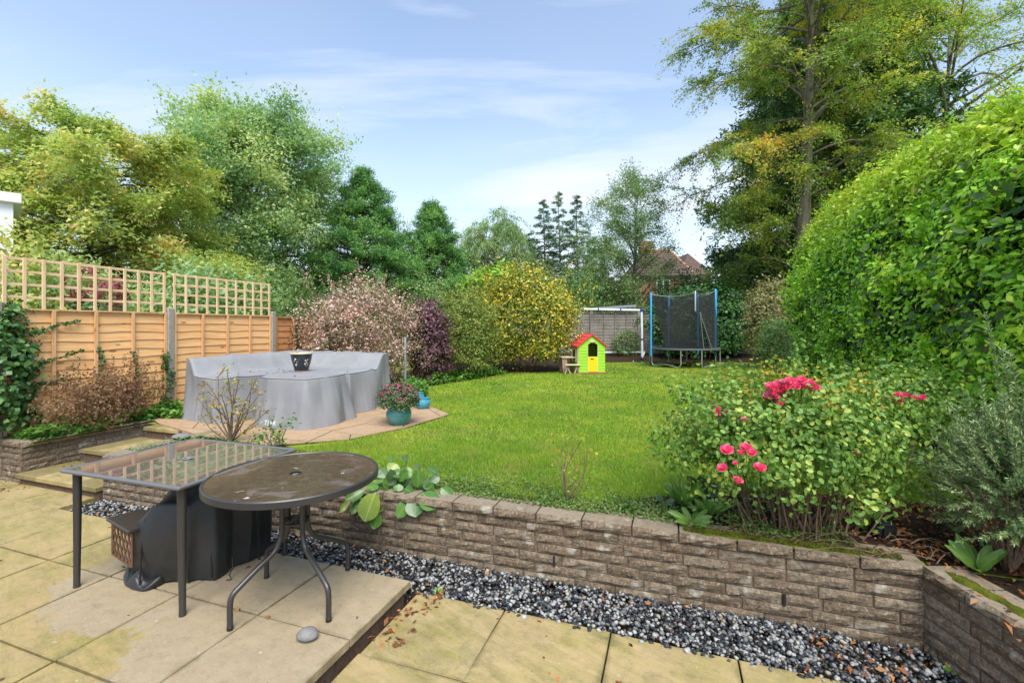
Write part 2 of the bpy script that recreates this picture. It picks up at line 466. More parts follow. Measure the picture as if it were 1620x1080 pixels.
# ================================================================== MATERIALS OF THE SETTING
def m_slab(name, base, moss=0.5, clean=None):
    m = mat(name, rough=0.72, spec=0.35); t = NT(m)
    p = t.pos()
    geo = t.n('ShaderNodeNewGeometry').outputs['Position']
    r1 = t.n('ShaderNodeVectorRotate'); r1.rotation_type = 'Z_AXIS'; t.l(geo, r1.inputs[0]); r1.inputs['Angle'].default_value = -GA + 0.35
    ms = t.n('ShaderNodeMapping'); t.l(r1.outputs[0], ms.inputs[0]); ms.inputs['Scale'].default_value = (1.2, 5.5, 1)
    big = t.noise(p, 2.1, 5, 0.62, 0.6); mid = t.noise(p, 7, 6, 0.7); fine = t.noise(p, 90, 3, 0.7); streak = t.noise(ms.outputs[0], 2.2, 6, 0.68, 0.5)
    c = t.ramp(big, [(0.28, tuple(x * 0.80 for x in base)), (0.5, base), (0.75, (base[0] * 1.08, base[1] * 1.12, base[2] * 1.28))])
    orr = t.objrand()
    c = t.mix(t.rng(orr, 0, 1, 0.0, 0.35), c, (base[0] * 0.86, base[1] * 0.90, base[2] * 1.05))
    # algae: yellow-green and brown films
    al = t.math('MULTIPLY', t.rng(t.math('ADD', t.math('MULTIPLY', big, 0.6), t.math('MULTIPLY', streak, 0.5)), 0.46, 0.66), moss)
    c = t.mix(al, c, t.mix(t.rng(mid, .35, .65), (0.265, 0.225, 0.050), (0.165, 0.140, 0.040)))
    dk = t.rng(t.noise(ms.outputs[0], 4.0, 7, 0.75, 0.8), 0.56, 0.74, 0, 0.55)
    c = t.mix(dk, c, (0.085, 0.072, 0.038))
    c = t.mix(t.rng(t.noise(p, 5.5, 6, 0.72, 0.4), 0.53, 0.68, 0, 0.65), c, (0.155, 0.14, 0.052))
    if clean:   # the dry, pale patch with a tide line round it where the tables keep the rain off
        for (cx_, cy_, rx_) in clean:
            vd = t.n('ShaderNodeVectorMath', operation='DISTANCE'); t.l(geo, vd.inputs[0]); vd.inputs[1].default_value = (cx_, cy_, 0)
            dd = t.math('ADD', vd.outputs['Value'], t.math('MULTIPLY', t.math('SUBTRACT', t.noise(p, 3.3, 4, 0.6), 0.5), 0.75))
            f = t.rng(dd, rx_ - 0.04, rx_, 0.78, 0.0)
            pale = t.mix(t.rng(mid, 0.35, 0.7), (0.335, 0.275, 0.20), (0.285, 0.225, 0.155))
            c = t.mix(f, c, pale)
    sp = t.rng(t.noise(p, 46, 2, 0.5), 0.70, 0.76)
    c = t.mix(t.math('MULTIPLY', sp, 0.6), c, (0.07, 0.06, 0.045))
    lich = t.rng(t.noise(p, 23, 2, 0.4), 0.74, 0.78)
    c = t.mix(t.math('MULTIPLY', lich, 0.6), c, (0.5, 0.47, 0.36))
    c = t.mix(t.rng(fine, 0.3, 0.7, 0, 0.30), c, (0.42, 0.35, 0.21))
    c = t.mix(t.rng(t.noise(p, 17, 5, 0.75), 0.5, 0.75, 0, 0.4), c, (0.13, 0.10, 0.055))
    oc = t.n('ShaderNodeSeparateXYZ'); t.l(t.n('ShaderNodeTexCoord').outputs['Object'], oc.inputs[0])     # dirt and algae creep in from the joints
    ed = t.math('MAXIMUM', t.math('DIVIDE', t.math('ABSOLUTE', oc.outputs['X']), 0.305), t.math('DIVIDE', t.math('ABSOLUTE', oc.outputs['Y']), 0.292))
    c = t.mix(t.rng(t.math('ADD', ed, t.math('MULTIPLY', t.math('SUBTRACT', mid, 0.5), 0.30)), 0.95, 1.03, 0, 0.50 if moss > .5 else 0.0), c, (0.095, 0.085, 0.034))
    t.col(c)
    t.l(t.rng(big, 0.3, 0.7, 0.55, 0.85), t.b.inputs['Roughness'])
    b1 = t.bump(streak, 0.22, 0.015); b2 = t.bump(mid, 0.35, 0.012, b1); t.nrm(t.bump(fine, 0.35, 0.003, b2))
    return m

def m_stone(name):
    m = mat(name, rough=0.88, spec=0.2); t = NT(m)
    p = t.pos()
    a = t.noise(p, 5, 5, 0.65); g = t.noise(p, 38, 5, 0.75); w = t.noise(p, 13, 4, 0.7, 0.4)
    c = t.ramp(t.objrand(), [(0.0, (0.135, 0.090, 0.056)), (0.4, (0.175, 0.122, 0.078)), (0.75, (0.205, 0.150, 0.100)), (1.0, (0.27, 0.212, 0.150))])
    c = t.mix(t.rng(a, 0.35, 0.7, 0, 0.5), c, (0.215, 0.18, 0.12))
    c = t.mix(t.rng(g, 0.44, 0.64, 0, 0.75), c, (0.055, 0.042, 0.030))
    c = t.mix(t.rng(t.noise(p, 62, 4, 0.7), 0.54, 0.64, 0, 0.75), c, (0.33, 0.285, 0.22))
    c = t.mix(t.rng(w, 0.56, 0.72, 0, 0.6), c, (0.07, 0.058, 0.04))
    li = t.rng(t.noise(p, 9, 3, 0.45), 0.62, 0.70)
    c = t.mix(t.math('MULTIPLY', li, t.rng(g, 0.3, 0.55)), c, (0.36, 0.33, 0.27))
    # rain and lichen bleach the upward faces
    nz = t.n('ShaderNodeSeparateXYZ'); t.l(t.n('ShaderNodeNewGeometry').outputs['True Normal'], nz.inputs[0])
    up = t.rng(nz.outputs['Z'], 0.6, 0.95)
    c = t.mix(t.math('MULTIPLY', up, t.rng(w, 0.35, 0.6, 0.35, 0.85)), c, (0.27, 0.225, 0.16))
    t.col(c); b1 = t.bump(w, 0.5, 0.015); t.nrm(t.bump(g, 0.9, 0.008, b1))
    return m

def m_wood(name, c_lo, c_hi, knot, rough=0.7, bleach=0.0):
    m = mat(name, rough=rough, spec=0.25); t = NT(m)
    oc = t.n('ShaderNodeTexCoord').outputs['Object']
    off = t.n('ShaderNodeVectorMath', operation='ADD'); t.l(oc, off.inputs[0])
    cb = t.n('ShaderNodeCombineXYZ'); q = t.math('MULTIPLY', t.objrand(), 53.0)
    for i in range(3): t.l(q, cb.inputs[i])
    t.l(cb.outputs[0], off.inputs[1])
    mp_ = t.n('ShaderNodeMapping'); t.l(off.outputs[0], mp_.inputs[0]); mp_.inputs['Scale'].default_value = (1.1, 14, 14)
    g = t.noise(mp_.outputs[0], 2.2, 5, 0.6, 0.7)
    c = t.ramp(g, [(0.30, c_lo), (0.62, c_hi)])
    c = t.mix(t.rng(t.objrand(), 0, 1, 0, 0.30), c, tuple(x * 0.78 for x in c_lo))
    mk = t.n('ShaderNodeMapping'); t.l(off.outputs[0], mk.inputs[0]); mk.inputs['Scale'].default_value = (2.6, 1, 7.0)
    vo = t.n('ShaderNodeTexVoronoi'); t.l(mk.outputs[0], vo.inputs['Vector']); vo.inputs['Scale'].default_value = 1.15
    k = t.rng(vo.outputs['Distance'], 0.10, 0.17, 1.0, 0.0)
    c = t.mix(t.math('MULTIPLY', k, 0.75), c, knot)
    if bleach:
        c = t.mix(t.rng(t.noise(t.pos(), 3, 4), 0.4, 0.65, 0, bleach), c, (0.42, 0.39, 0.33))
    t.col(c); t.nrm(t.bump(g, 0.35, 0.006))
    return m

M = {}
M['slab'] = m_slab('buff_paving', (0.385, 0.275, 0.118), 1.0, [(-1.12, 2.62, 0.93), (-2.2, 3.05, 0.62)])
M['slab_low'] = m_slab('buff_paving_lower', (0.40, 0.295, 0.135), 1.0)
M['flag'] = m_slab('sandstone_flags', (0.41, 0.26, 0.155), 0.12)
M['stone'] = m_stone('reconstituted_stone')
m = mat('mortar', rough=0.95, spec=0.1); t = NT(m); g = t.noise(t.pos(), 34, 5, 0.75)
t.col(t.ramp(g, [(0.3, (0.085, 0.055, 0.038)), (0.7, (0.185, 0.125, 0.085))])); t.nrm(t.bump(g, 0.5, 0.01)); M['mortar'] = m
m = mat('soil', rough=0.95, spec=0.15); t = NT(m); g = t.noise(t.pos(), 22, 6, 0.75)
t.col(t.ramp(g, [(0.3, (0.022, 0.015, 0.010)), (0.6, (0.060, 0.040, 0.026)), (0.8, (0.12, 0.08, 0.05))])); t.nrm(t.bump(g, 1.0, 0.04)); M['soil'] = m
m = mat('joint_soil', rough=0.95, spec=0.15); t = NT(m); g = t.noise(t.pos(), 40, 5, 0.75)
t.col(t.ramp(g, [(0.3, (0.018, 0.015, 0.010)), (0.7, (0.075, 0.058, 0.036))])); t.nrm(t.bump(g, 1.0, 0.02)); M['joint'] = m
# lawn: turf seen from above
def turfcol(t, dark=1.0):
    p = t.pos()
    n1_ = t.noise(p, 0.55, 4, 0.6, 0.6); n2_ = t.noise(p, 2.6, 4, 0.65); n3_ = t.noise(p, 14, 3, 0.6)
    f = t.math('ADD', t.math('MULTIPLY', n1_, 0.55), t.math('MULTIPLY', n2_, 0.45))
    c = t.ramp(f, [(0.36, (0.135 * dark, 0.255 * dark, 0.024 * dark)), (0.50, (0.225 * dark, 0.345 * dark, 0.030 * dark)), (0.64, (0.345 * dark, 0.405 * dark, 0.042 * dark))])
    c = t.mix(t.rng(n3_, 0.55, 0.75, 0, 0.35), c, (0.24 * dark, 0.22 * dark, 0.06 * dark))
    c = t.mix(t.rng(t.noise(p, 1.15, 5, 0.7, 0.8), 0.53, 0.68, 0, 0.6), c, (0.32 * dark, 0.31 * dark, 0.085 * dark))
    return c
m = mat('turf', rough=0.9, spec=0.1); t = NT(m); t.col(turfcol(t, 0.85)); t.nrm(t.bump(t.noise(t.pos(), 60, 3, 0.7), 0.6, 0.02)); M['turf'] = m
m = mat('grass_blade', rough=0.55, spec=0.3); t = NT(m)
c = turfcol(t, 1.0); r_ = t.island()
c = t.mix(t.rng(r_, 0.0, 1.0, 0.0, 0.28), c, (0.17, 0.34, 0.03)); c = t.mix(t.rng(r_, 0.93, 0.95), c, (0.42, 0.36, 0.14))
t.col(c); tr = t.n('ShaderNodeBsdfTranslucent'); t.l(t.mix(1.0, c, (1.2, 1.25, 0.7), 'MULTIPLY'), tr.inputs['Color'])
ms = t.n('ShaderNodeMixShader'); ms.inputs[0].default_value = 0.35; t.l(t.b.outputs[0], ms.inputs[1]); t.l(tr.outputs[0], ms.inputs[2]); t.l(ms.outputs[0], t.o.inputs[0]); M['blade'] = m
m = mat('gravel', rough=0.6, spec=0.4); t = NT(m)
t.col(t.ramp(t.island(), [(0.0, (0.014, 0.016, 0.019)), (0.40, (0.028, 0.032, 0.038)), (0.48, (0.085, 0.09, 0.092)), (0.68, (0.20, 0.205, 0.205)), (0.93, (0.38, 0.38, 0.365)), (1.0, (0.25, 0.19, 0.13))])); 
t.nrm(t.bump(t.noise(t.pos(), 120, 3, 0.7), 0.5, 0.004)); M['gravel'] = m
m = mat('dead_leaf', rough=0.7, spec=0.25); t = NT(m)
t.col(t.ramp(t.island(), [(0.0, (0.075, 0.032, 0.017)), (0.40, (0.20, 0.070, 0.026)), (0.75, (0.42, 0.17, 0.05)), (1.0, (0.26, 0.17, 0.09))])); M['deadleaf'] = m
m = mat('moss', rough=0.95, spec=0.1); t = NT(m); g = t.noise(t.pos(), 18, 5, 0.7)
t.col(t.ramp(g, [(0.3, (0.045, 0.065, 0.008)), (0.6, (0.13, 0.145, 0.016)), (0.8, (0.20, 0.19, 0.035))])); t.nrm(t.bump(t.noise(t.pos(), 150, 3, 0.7), 1.0, 0.01)); M['moss'] = m
m = mat('concrete', rough=0.85, spec=0.25); t = NT(m); g = t.noise(t.pos(), 30, 6, 0.7); a_ = t.noise(t.pos((1, 1, 0.3)), 3, 4)
t.col(t.mix(t.rng(a_, 0.4, 0.7, 0, 0.5), t.ramp(g, [(0.3, (0.20, 0.19, 0.165)), (0.7, (0.40, 0.38, 0.335))]), (0.26, 0.24, 0.15))); t.nrm(t.bump(g, 0.5, 0.006)); M['concrete'] = m
M['fence'] = m_wood('new_larch', (0.74, 0.38, 0.140), (0.88, 0.56, 0.265), (0.26, 0.10, 0.035))
M['fence_old'] = m_wood('orange_larch', (0.40, 0.17, 0.065), (0.58, 0.29, 0.12), (0.22, 0.08, 0.03))
M['fence_grey'] = m_wood('weathered_fence', (0.155, 0.135, 0.115), (0.30, 0.27, 0.235), (0.08, 0.065, 0.05), 0.9, 0.3)
M['batten'] = m_wood('sawn_batten', (0.60, 0.32, 0.14), (0.76, 0.48, 0.25), (0.24, 0.10, 0.04))
M['trellis'] = m_wood('sawn_trellis', (0.62, 0.41, 0.22), (0.78, 0.58, 0.36), (0.30, 0.15, 0.08))

# ================================================================== GROUND SHEETS
def quad_ab(pts, z): return [W(a, b, z) for a, b in pts]
mb = MB()
for q in ([(-260, 3.12), (-6.66, 3.12), (-6.66, 300), (-260, 300)], [(-6.66, 4.3), (-5.30, 4.3), (-5.30, 300), (-6.66, 300)], [(-5.30, 3.16), (1.26, 3.16), (1.26, 300), (-5.30, 300)], [(1.26, 3.10), (260, 3.10), (260, 300), (1.26, 300)]):
    mb.add(quad_ab(q, ZL - 0.02), [(0, 1, 2, 3)])
struct('ground', mb, M['turf'])
cnr = W(1.27, 3.057)
e = W(1.36, 3.10); f_ = W(60, 3.10)
mb = MB(); mb.add([(e.x, e.y, ZL - .02), (2.30, -8, ZL - .02), (60, -30, ZL - .02), (f_.x, f_.y, ZL - .02)], [(0, 1, 2, 3)])
struct('soil_bank', mb, M['soil'])
mb = MB(); mb.add(quad_ab([(-30, -8), (3.2, -8), (3.2, 3.11), (-30, 3.11)], -0.165), [(0, 1, 2, 3)])
struct('sub_base', mb, M['joint'])
# the planting strip between the wall and the lawn, and under the hedge
mb = MB()
def sheet(poly, z): mb.add(quad_ab(poly, z), [tuple(range(len(poly)))])
sheet([(-5.28, 3.165), (-1.9, 3.165), (-1.9, 3.35), (-3.0, 3.7), (-4.0, 3.95), (-5.28, 4.05)], ZL - 0.012)
sheet([(-1.9, 3.165), (1.3, 3.165), (1.3, 4.15), (0.75, 4.15), (0.1, 3.85), (-0.5, 3.42), (-1.9, 3.35)], ZL - 0.012)
sheet([(1.3, 3.10), (6.0, 3.10), (6.0, 13.2), (2.85, 13.2), (2.62, 9.0), (2.5, 5.0), (2.1, 4.35), (1.3, 4.15)], ZL - 0.010)
sheet([(-7.3, 3.13), (-6.665, 3.13), (-6.665, 4.5), (-6.70, 4.5), (-6.70, 4.5), (-6.2, 4.6), (-6.3, 7.2), (-4.6, 7.2), (-4.3, 7.6), (-5.08, 8.8), (-4.70, 10.4), (-4.38, 12.1), (-3.25, 12.95), (-3.1, 14.0), (-2.4, 16.8), (-7.3, 17.0)], ZL - 0.008)
struct('flower_bed', mb, M['soil'])

# ================================================================== PATIO: raised slabs on the left, lower slabs on the right
patio = bpy.data.objects.new('patio', None); C.objects.link(patio); patio['kind'] = 'structure'
def slab_mesh(w, d, h, bev=0.0025, seed=0):
    rr = random.Random(seed); b = MB()
    k = [rr.uniform(-.004, .004) for _ in range(8)]
    cs = [(-w / 2 + k[0], -d / 2 + k[1]), (w / 2 + k[2], -d / 2 + k[3]), (w / 2 + k[4], d / 2 + k[5]), (-w / 2 + k[6], d / 2 + k[7])]
    ins = [(x * (1 - bev * 2 / w), y * (1 - bev * 2 / d)) for x, y in cs]
    v = [(x, y, -h) for x, y in cs] + [(x, y, -bev * .7) for x, y in cs] + [(x, y, 0) for x, y in ins]
    f = [(3, 2, 1, 0), (8, 9, 10, 11)] + [(r * 4 + i, r * 4 + (i + 1) % 4, r * 4 + 4 + (i + 1) % 4, r * 4 + 4 + i) for r in (0, 1) for i in range(4)]
    b.add(v, f); return b.mesh('slab')
rs = random.Random(3)
SA, SB = 0.6225, 0.592
top_meshes = [slab_mesh(SA - .011, SB - .013, 0.042, seed=k) for k in range(5)]
for j in range(0, 5):
    for i in range(0, 13):
        a = -1.561 - SA * (i + .5); b = 2.579 - SB * (j + .5)
        if a < -8.3: continue
        p = W(a, b, rs.uniform(-.0025, .0015))
        if p.y < 0.9 or p.x / p.y < -1.45: continue
        o = put('slab', rs.choice(top_meshes), M['slab'], patio, loc=p, rz=GA + rs.uniform(-.003, .003), local=True)
# plinth under the raised slabs (set back a little), lower slabs
mb = MB(); mb.add([W(a, b, z) for z in (-0.2, -0.044) for a, b in ((-12, -3), (-1.60, -3), (-1.60, 2.545), (-12, 2.545))], [(0, 1, 5, 4), (1, 2, 6, 5), (2, 3, 7, 6), (4, 5, 6, 7), (3, 0, 4, 7)])
put('plinth', mb, M['mortar'], patio)
LA_ = [-1.55, -0.956, -0.327, 0.315, 0.93]
for j in range(3):
    b0, b1 = 2.635 - 0.6 * j, 2.635 - 0.6 * (j + 1)
    for i in range(4):
        a0, a1 = LA_[i], LA_[i + 1]
        if j > 0: a0 += (-.30 if j == 1 else .1) * 0; 
        p = W((a0 + a1) / 2, (b0 + b1) / 2, -0.10 + rs.uniform(-.002, .002))
        put('slab', slab_mesh(a1 - a0 - .006, .595, 0.045, seed=20 + i + 5 * j), M['slab_low'], patio, loc=p, rz=GA + rs.uniform(-.004, .004), local=True)
for i in range(5):   # the lower strip in front of the steps
    a = -5.45 - 0.61 * (i + .5)
    put('slab', slab_mesh(0.602, 0.46, 0.045, seed=60 + i), M['slab_low'], patio, loc=W(a, 2.815, -0.10), rz=GA, local=True)

# ---- steps
steps = thing('garden_steps', 'three shallow buff slab steps beside the low planter wall, up to the terrace', 'steps', W(-6.05, 3.3, -0.16))
def add_tread(a0, a1, b0, b1, z, seed):
    b = MB(); s_ = slab_mesh(a1 - a0, b1 - b0, 0.045, 0.008, seed); T = Matrix.Translation(W((a0 + a1) / 2, (b0 + b1) / 2, z)) @ Matrix.Rotation(GA, 4, 'Z')
    put('tread', s_, M['slab_low'], steps, loc=W((a0 + a1) / 2, (b0 + b1) / 2, z), rz=GA)
    b = MB(); b.box(W((a0 + a1) / 2 + .0, (b0 + b1) / 2 + .02, z - .045 - .055), (a1 - a0 - .02, b1 - b0 - .03, .108), GA); put('riser', b, M['mortar'], steps)
add_tread(-6.715, -5.385, 3.00, 3.53, 0.015, 1)
add_tread(-6.55, -5.385, 3.50, 4.14, 0.175, 2)
add_tread(-6.45, -5.385, 4.12, 4.44, 0.315, 3)

# ---- terrace of irregular sandstone flags
terr = [(-6.9, 4.5), (-6.4, 4.28), (-5.2, 3.95), (-4.1, 3.86), (-3.46, 4.40), (-3.20, 5.15), (-3.08, 6.1), (-3.83, 6.75), (-4.7, 7.12), (-6.9, 7.2)]
def clip(poly, clipper):
    out_ = poly
    for i in range(len(clipper)):
        A, B = clipper[i], clipper[(i + 1) % len(clipper)]; inp = out_; out_ = []
        if not inp: return []
        ins = lambda p: (B[0] - A[0]) * (p[1] - A[1]) - (B[1] - A[1]) * (p[0] - A[0]) >= 0
        for k in range(len(inp)):
            p, q = inp[k - 1], inp[k]
            if ins(q) != ins(p):
                d1 = (B[0] - A[0]) * (p[1] - A[1]) - (B[1] - A[1]) * (p[0] - A[0]); d2 = (B[0] - A[0]) * (q[1] - A[1]) - (B[1] - A[1]) * (q[0] - A[0])
                t_ = d1 / (d1 - d2); out_.append((p[0] + (q[0] - p[0]) * t_, p[1] + (q[1] - p[1]) * t_))
            if ins(q): out_.append(q)
    return out_
terrace = bpy.data.objects.new('terrace', None); C.objects.link(terrace); terrace['kind'] = 'structure'
rt = random.Random(11)
nodes = {}
for i in range(9):
    for j in range(9):
        nodes[i, j] = (-7.0 + .50 * i + rt.uniform(-.12, .12) + (0.25 if j % 2 else 0), 3.7 + .46 * j + rt.uniform(-.08, .08))
for i in range(8):
    for j in range(8):
        q = [nodes[i, j], nodes[i + 1, j], nodes[i + 1, j + 1], nodes[i, j + 1]]
        cx = sum(p[0] for p in q) / 4; cy_ = sum(p[1] for p in q) / 4
        q = clip([(cx + (x - cx) * .972, cy_ + (y - cy_) * .972) for x, y in q], terr)
        if len(q) < 3: continue
        b = MB(); b.prism([tuple(W(x, y)[:2]) for x, y in q], ZL - .03, ZL + .004 + rt.uniform(-.003, .003))
        put('flagstone', b, M['flag'], terrace)
mb = MB(); mb.prism([tuple(W(x, y)[:2]) for x, y in terr], ZL - .04, ZL - .004); put('bedding', mb, M['joint'], terrace)

# ================================================================== LOW STONE WALLS
CH = 0.0675
def stone_mesh(seed, h=CH, d=0.1, cap=False):
    """one split-faced block, 0.28 long: rough front at -y"""
    rr = random.Random(seed); L0 = 0.28; b = MB(); nx, nz = 5, 3
    v = []
    hh = h - 0.006
    for j in range(nz + 1):
        for i in range(nx + 1):
            edge = i in (0, nx) or j in (0, nz)
            y = -(0.0 if edge else rr.uniform(0.006, 0.017)) - (0.003 if edge else 0)
            v.append((L0 * (i / nx - .5) * (0.985), y, hh * (j / nz) + (rr.uniform(-.003, .003) if 0 < j < nz else 0)))
    f = [(j * (nx + 1) + i, j * (nx + 1) + i + 1, (j + 1) * (nx + 1) + i + 1, (j + 1) * (nx + 1) + i) for j in range(nz) for i in range(nx)]
    o = len(v); v += [(-L0 * .4925, d, 0), (L0 * .4925, d, 0), (L0 * .4925, d, hh), (-L0 * .4925, d, hh)]
    tl_, tr_ = nz * (nx + 1), nz * (nx + 1) + nx
    f += [tuple(range(tl_, tr_ + 1)) + (o + 2, o + 3), tuple(reversed(range(0, nx + 1))) + (o, o + 1), (o + 1, o, o + 3, o + 2)]
    f += [tuple(j * (nx + 1) for j in range(nz, -1, -1)) + (o, o + 3), tuple(j * (nx + 1) + nx for j in range(nz + 1)) + (o + 2, o + 1)]
    b.add(v, f); return b.mesh('stone')
stones = [stone_mesh(k) for k in range(9)]
def stone_wall(name, label, start, ang, length, z0, rows, seed, thick=0.19, skip=None, capstones=True, weeps=()):
    t = thing(name, label, 'wall', (start[0], start[1], z0), ang)
    rr = random.Random(seed)
    for r in range(rows):
        x = 0.0 if r % 2 else -rr.uniform(.05, .12); capr = capstones and r == rows - 1; first = True
        while x < length - 0.01:
            l_ = rr.choice((.20, .26, .30, .33, .36)) if not capr else rr.uniform(.27, .33)
            x0 = max(x, 0); x1 = min(x + l_, length)
            if length - x1 < .07: x1 = length
            if not (skip and skip((x0 + x1) / 2, r)):
                o = bpy.data.objects.new('stone', rr.choice(stones)); C.objects.link(o)
                if not o.data.materials: o.data.materials.append(M['stone'])
                o.parent = t; o.location = ((x0 + x1) / 2, rr.uniform(-.003, .003) - (0.006 if capr else 0), r * CH + (.002 if capr else 0)); o.scale = ((x1 - x0 - .006) / .28, (thick / .1) if capr else 1, 1)
            x = x1
    b = MB(); b.box((length / 2, thick / 2 - .001, (rows * CH) / 2 - .014), (length - .012, thick - .004, rows * CH - .034)); put('mortar_core', b, M['mortar'], t, local=True)
    for wx, r in weeps:
        b = MB(); b.box((wx, -.012, r * CH + CH * .45), (.014, .012, CH * .95)); put('weep_hole', b, M['black'], t, local=True)
    return t
M['black'] = mat('black_void', (0.012, 0.012, 0.012), 0.9)
s0 = W(-5.375, 3.057)
stone_wall('garden_wall', 'long low wall of brown split-faced stone blocks holding up the lawn, with gravel at its foot', s0, GA, 6.645, -0.133, 7, 1, weeps=((4.62, 2), (5.98, 2)) )
stone_wall('garden_wall', 'short mossy stretch of low stone wall coming towards the camera at the right edge', (cnr.x - .012, cnr.y + 0.0), R(-90), 1.75, -0.133, 7, 2)
s1 = W(-6.741, 3.057)
stone_wall('planter_wall', 'low stone block wall running back along the left side of the steps', s1, GA + PI / 2, 1.50, -0.133, 7, 3)
s2 = W(-7.6, 3.062)
stone_wall('planter_wall', 'short front face of the stone planter at the left edge, below the ivy', s2, GA, 0.846, -0.133, 7, 4)
s3 = W(-5.378, 4.25)
stone_wall('step_side_wall', 'low stone edging wall on the right of the steps, behind the glass tables', s3, GA - PI / 2, 0.99, -0.133, 7, 5)

# moss along the top of the wall at the right
rng = np.random.default_rng(5)
def ab_pts(a0, a1, b0, b1, n, z0, z1):
    a = rng.uniform(a0, a1, n); b = rng.uniform(b0, b1, n); z = rng.uniform(z0, z1, n)
    return np.stack([U.x * a + V.x * b, U.y * a + V.y * b, z], 1)
def moss_strip(name, label, p0, p1, w, seed):
    rng = np.random.default_rng(seed); n = 46; k = 7; p0 = np.array(p0); p1 = np.array(p1); d = p1 - p0; sd_ = np.array([-d[1], d[0], 0]) / np.linalg.norm(d[:2])
    v = []
    for i in range(n + 1):
        u = i / n; env = min(1, u * 8, (1 - u) * 8); cw = w * env * (0.75 + .35 * math.sin(u * 17 + seed) * math.sin(u * 31))
        for j in range(k + 1):
            q = j / k - .5; z = (0.022 * (1 - (2 * q) ** 2)) * env * (.8 + .5 * rng.random()) - .006
            v.append(p0 + d * u + sd_ * (q * cw + rng.uniform(-.004, .004)) + np.array([0, 0, z]))
    f = [(i * (k + 1) + j, (i + 1) * (k + 1) + j, (i + 1) * (k + 1) + j + 1, i * (k + 1) + j + 1) for i in range(n) for j in range(k)]
    me = npmesh(name, np.array(v), np.array(f)[:, ::-1], True)
    return me
zt = -0.133 + 7 * CH - .007
o = put('moss', moss_strip('moss', '', W(0.02, 3.11, zt), W(1.22, 3.11, zt), .13, 3), M['moss'], kind='stuff')
_p = np.vstack([ab_pts(.06, 1.18, 3.07, 3.15, 3800, zt + .004, zt + .02)]); leaves('moss', _p, rng.normal(size=_p.shape) + np.array([0, 0, .6]), M['moss'], .012, .005, rng)
o = put('moss', moss_strip('moss', '', W(1.32, 3.06, zt), (2.27, 1.5, zt), .12, 8), M['moss'], kind='stuff')

# ================================================================== GRAVEL
ico_v = None
def ico():
    p = (1 + 5 ** .5) / 2
    v = np.array([(-1, p, 0), (1, p, 0), (-1, -p, 0), (1, -p, 0), (0, -1, p), (0, 1, p), (0, -1, -p), (0, 1, -p), (p, 0, -1), (p, 0, 1), (-p, 0, -1), (-p, 0, 1)], float)
    f = np.array([(0, 11, 5), (0, 5, 1), (0, 1, 7), (0, 7, 10), (0, 10, 11), (1, 5, 9), (5, 11, 4), (11, 10, 2), (10, 7, 6), (7, 1, 8), (3, 9, 4), (3, 4, 2), (3, 2, 6), (3, 6, 8), (3, 8, 9), (4, 9, 5), (2, 4, 11), (6, 2, 10), (8, 6, 7), (9, 8, 1)])
    return unit(v), f
def pebbles(pos, rad, rng):
    v0, f0 = ico(); n = len(pos)
    A = rng.normal(size=(n, 3, 3)); Q, _ = np.linalg.qr(A)
    s = rad[:, None] * rng.uniform(.62, 1.25, (n, 3))
    v = v0[None] * (1 + rng.uniform(-.30, .24, (n, 12, 1)))
    v = np.einsum('nij,nkj->nki', Q, v * s[:, None])
    v[..., 2] *= .8
    v += pos[:, None]
    f = f0[None] + (np.arange(n) * 12)[:, None, None]
    return v.reshape(-1, 3), f.reshape(-1, 3)
rng = np.random.default_rng(21)
GP = np.vstack([ab_pts(-5.32, -1.58, 2.595, 3.05, 4200, -.125, -.098), ab_pts(-1.58, 0.9, 2.655, 3.05, 3700, -.122, -.094), ab_pts(0.9, 1.5, 1.5, 3.04, 2700, -.125, -.098), ab_pts(1.5, 2.2, 1.2, 2.7, 1200, -.125, -.10),
                ab_pts(-1.6, 0.9, 2.60, 2.70, 260, -.105, -.09), ab_pts(-8.5, -6.75, 2.98, 3.04, 260, -.125, -.1)])
GP = GP[GP[:, 0] < 2.19]
v, f = pebbles(GP, rng.uniform(.0075, .0165, len(GP)), rng)
put('gravel', npmesh('gravel', v, f), M['gravel'], kind='stuff')

# ================================================================== GRASS
rng = np.random.default_rng(31)
def inpoly(a, b, poly):
    r = np.zeros(len(a), bool); n = len(poly)
    for i in range(n):
        x1, y1 = poly[i]; x2, y2 = poly[i - 1]
        c_ = ((y1 > b) != (y2 > b)) & (a < (x2 - x1) * (b - y1) / (y2 - y1 + 1e-12) + x1); r ^= c_
    return r
lawn_poly0 = [(-3.9, 3.80), (-2.9, 3.50), (-1.9, 3.24), (-0.6, 3.32), (0.0, 3.75), (0.8, 4.10), (1.6, 4.12), (2.2, 4.4), (2.52, 5.2), (2.60, 9.0), (2.75, 12.8), (1.6, 14.2), (-.6, 15.8), (-2.7, 14.3), (-1.8, 11.9), (-2.0, 10.7), (-2.5, 9.6), (-2.8, 8.4), (-3.6, 7.2), (-3.80, 6.75), (-3.06, 6.1), (-3.18, 5.15), (-3.44, 4.38)]
lawn_poly = [(-3.9, 3.80), (-2.9, 3.50), (-1.9, 3.24), (-0.6, 3.32), (0.0, 3.75), (0.8, 4.10), (1.6, 4.12), (2.2, 4.4), (2.52, 5.2), (2.60, 9.0), (2.72, 12.8), (2.2, 14.3), (1.4, 16.2), (-2.3, 17.0), (-3.0, 14.0), (-3.2, 12.9), (-4.35, 12.1), (-4.68, 10.4), (-5.05, 8.8), (-4.3, 7.6), (-3.83, 6.75), (-3.06, 6.1), (-3.18, 5.15), (-3.44, 4.38)]
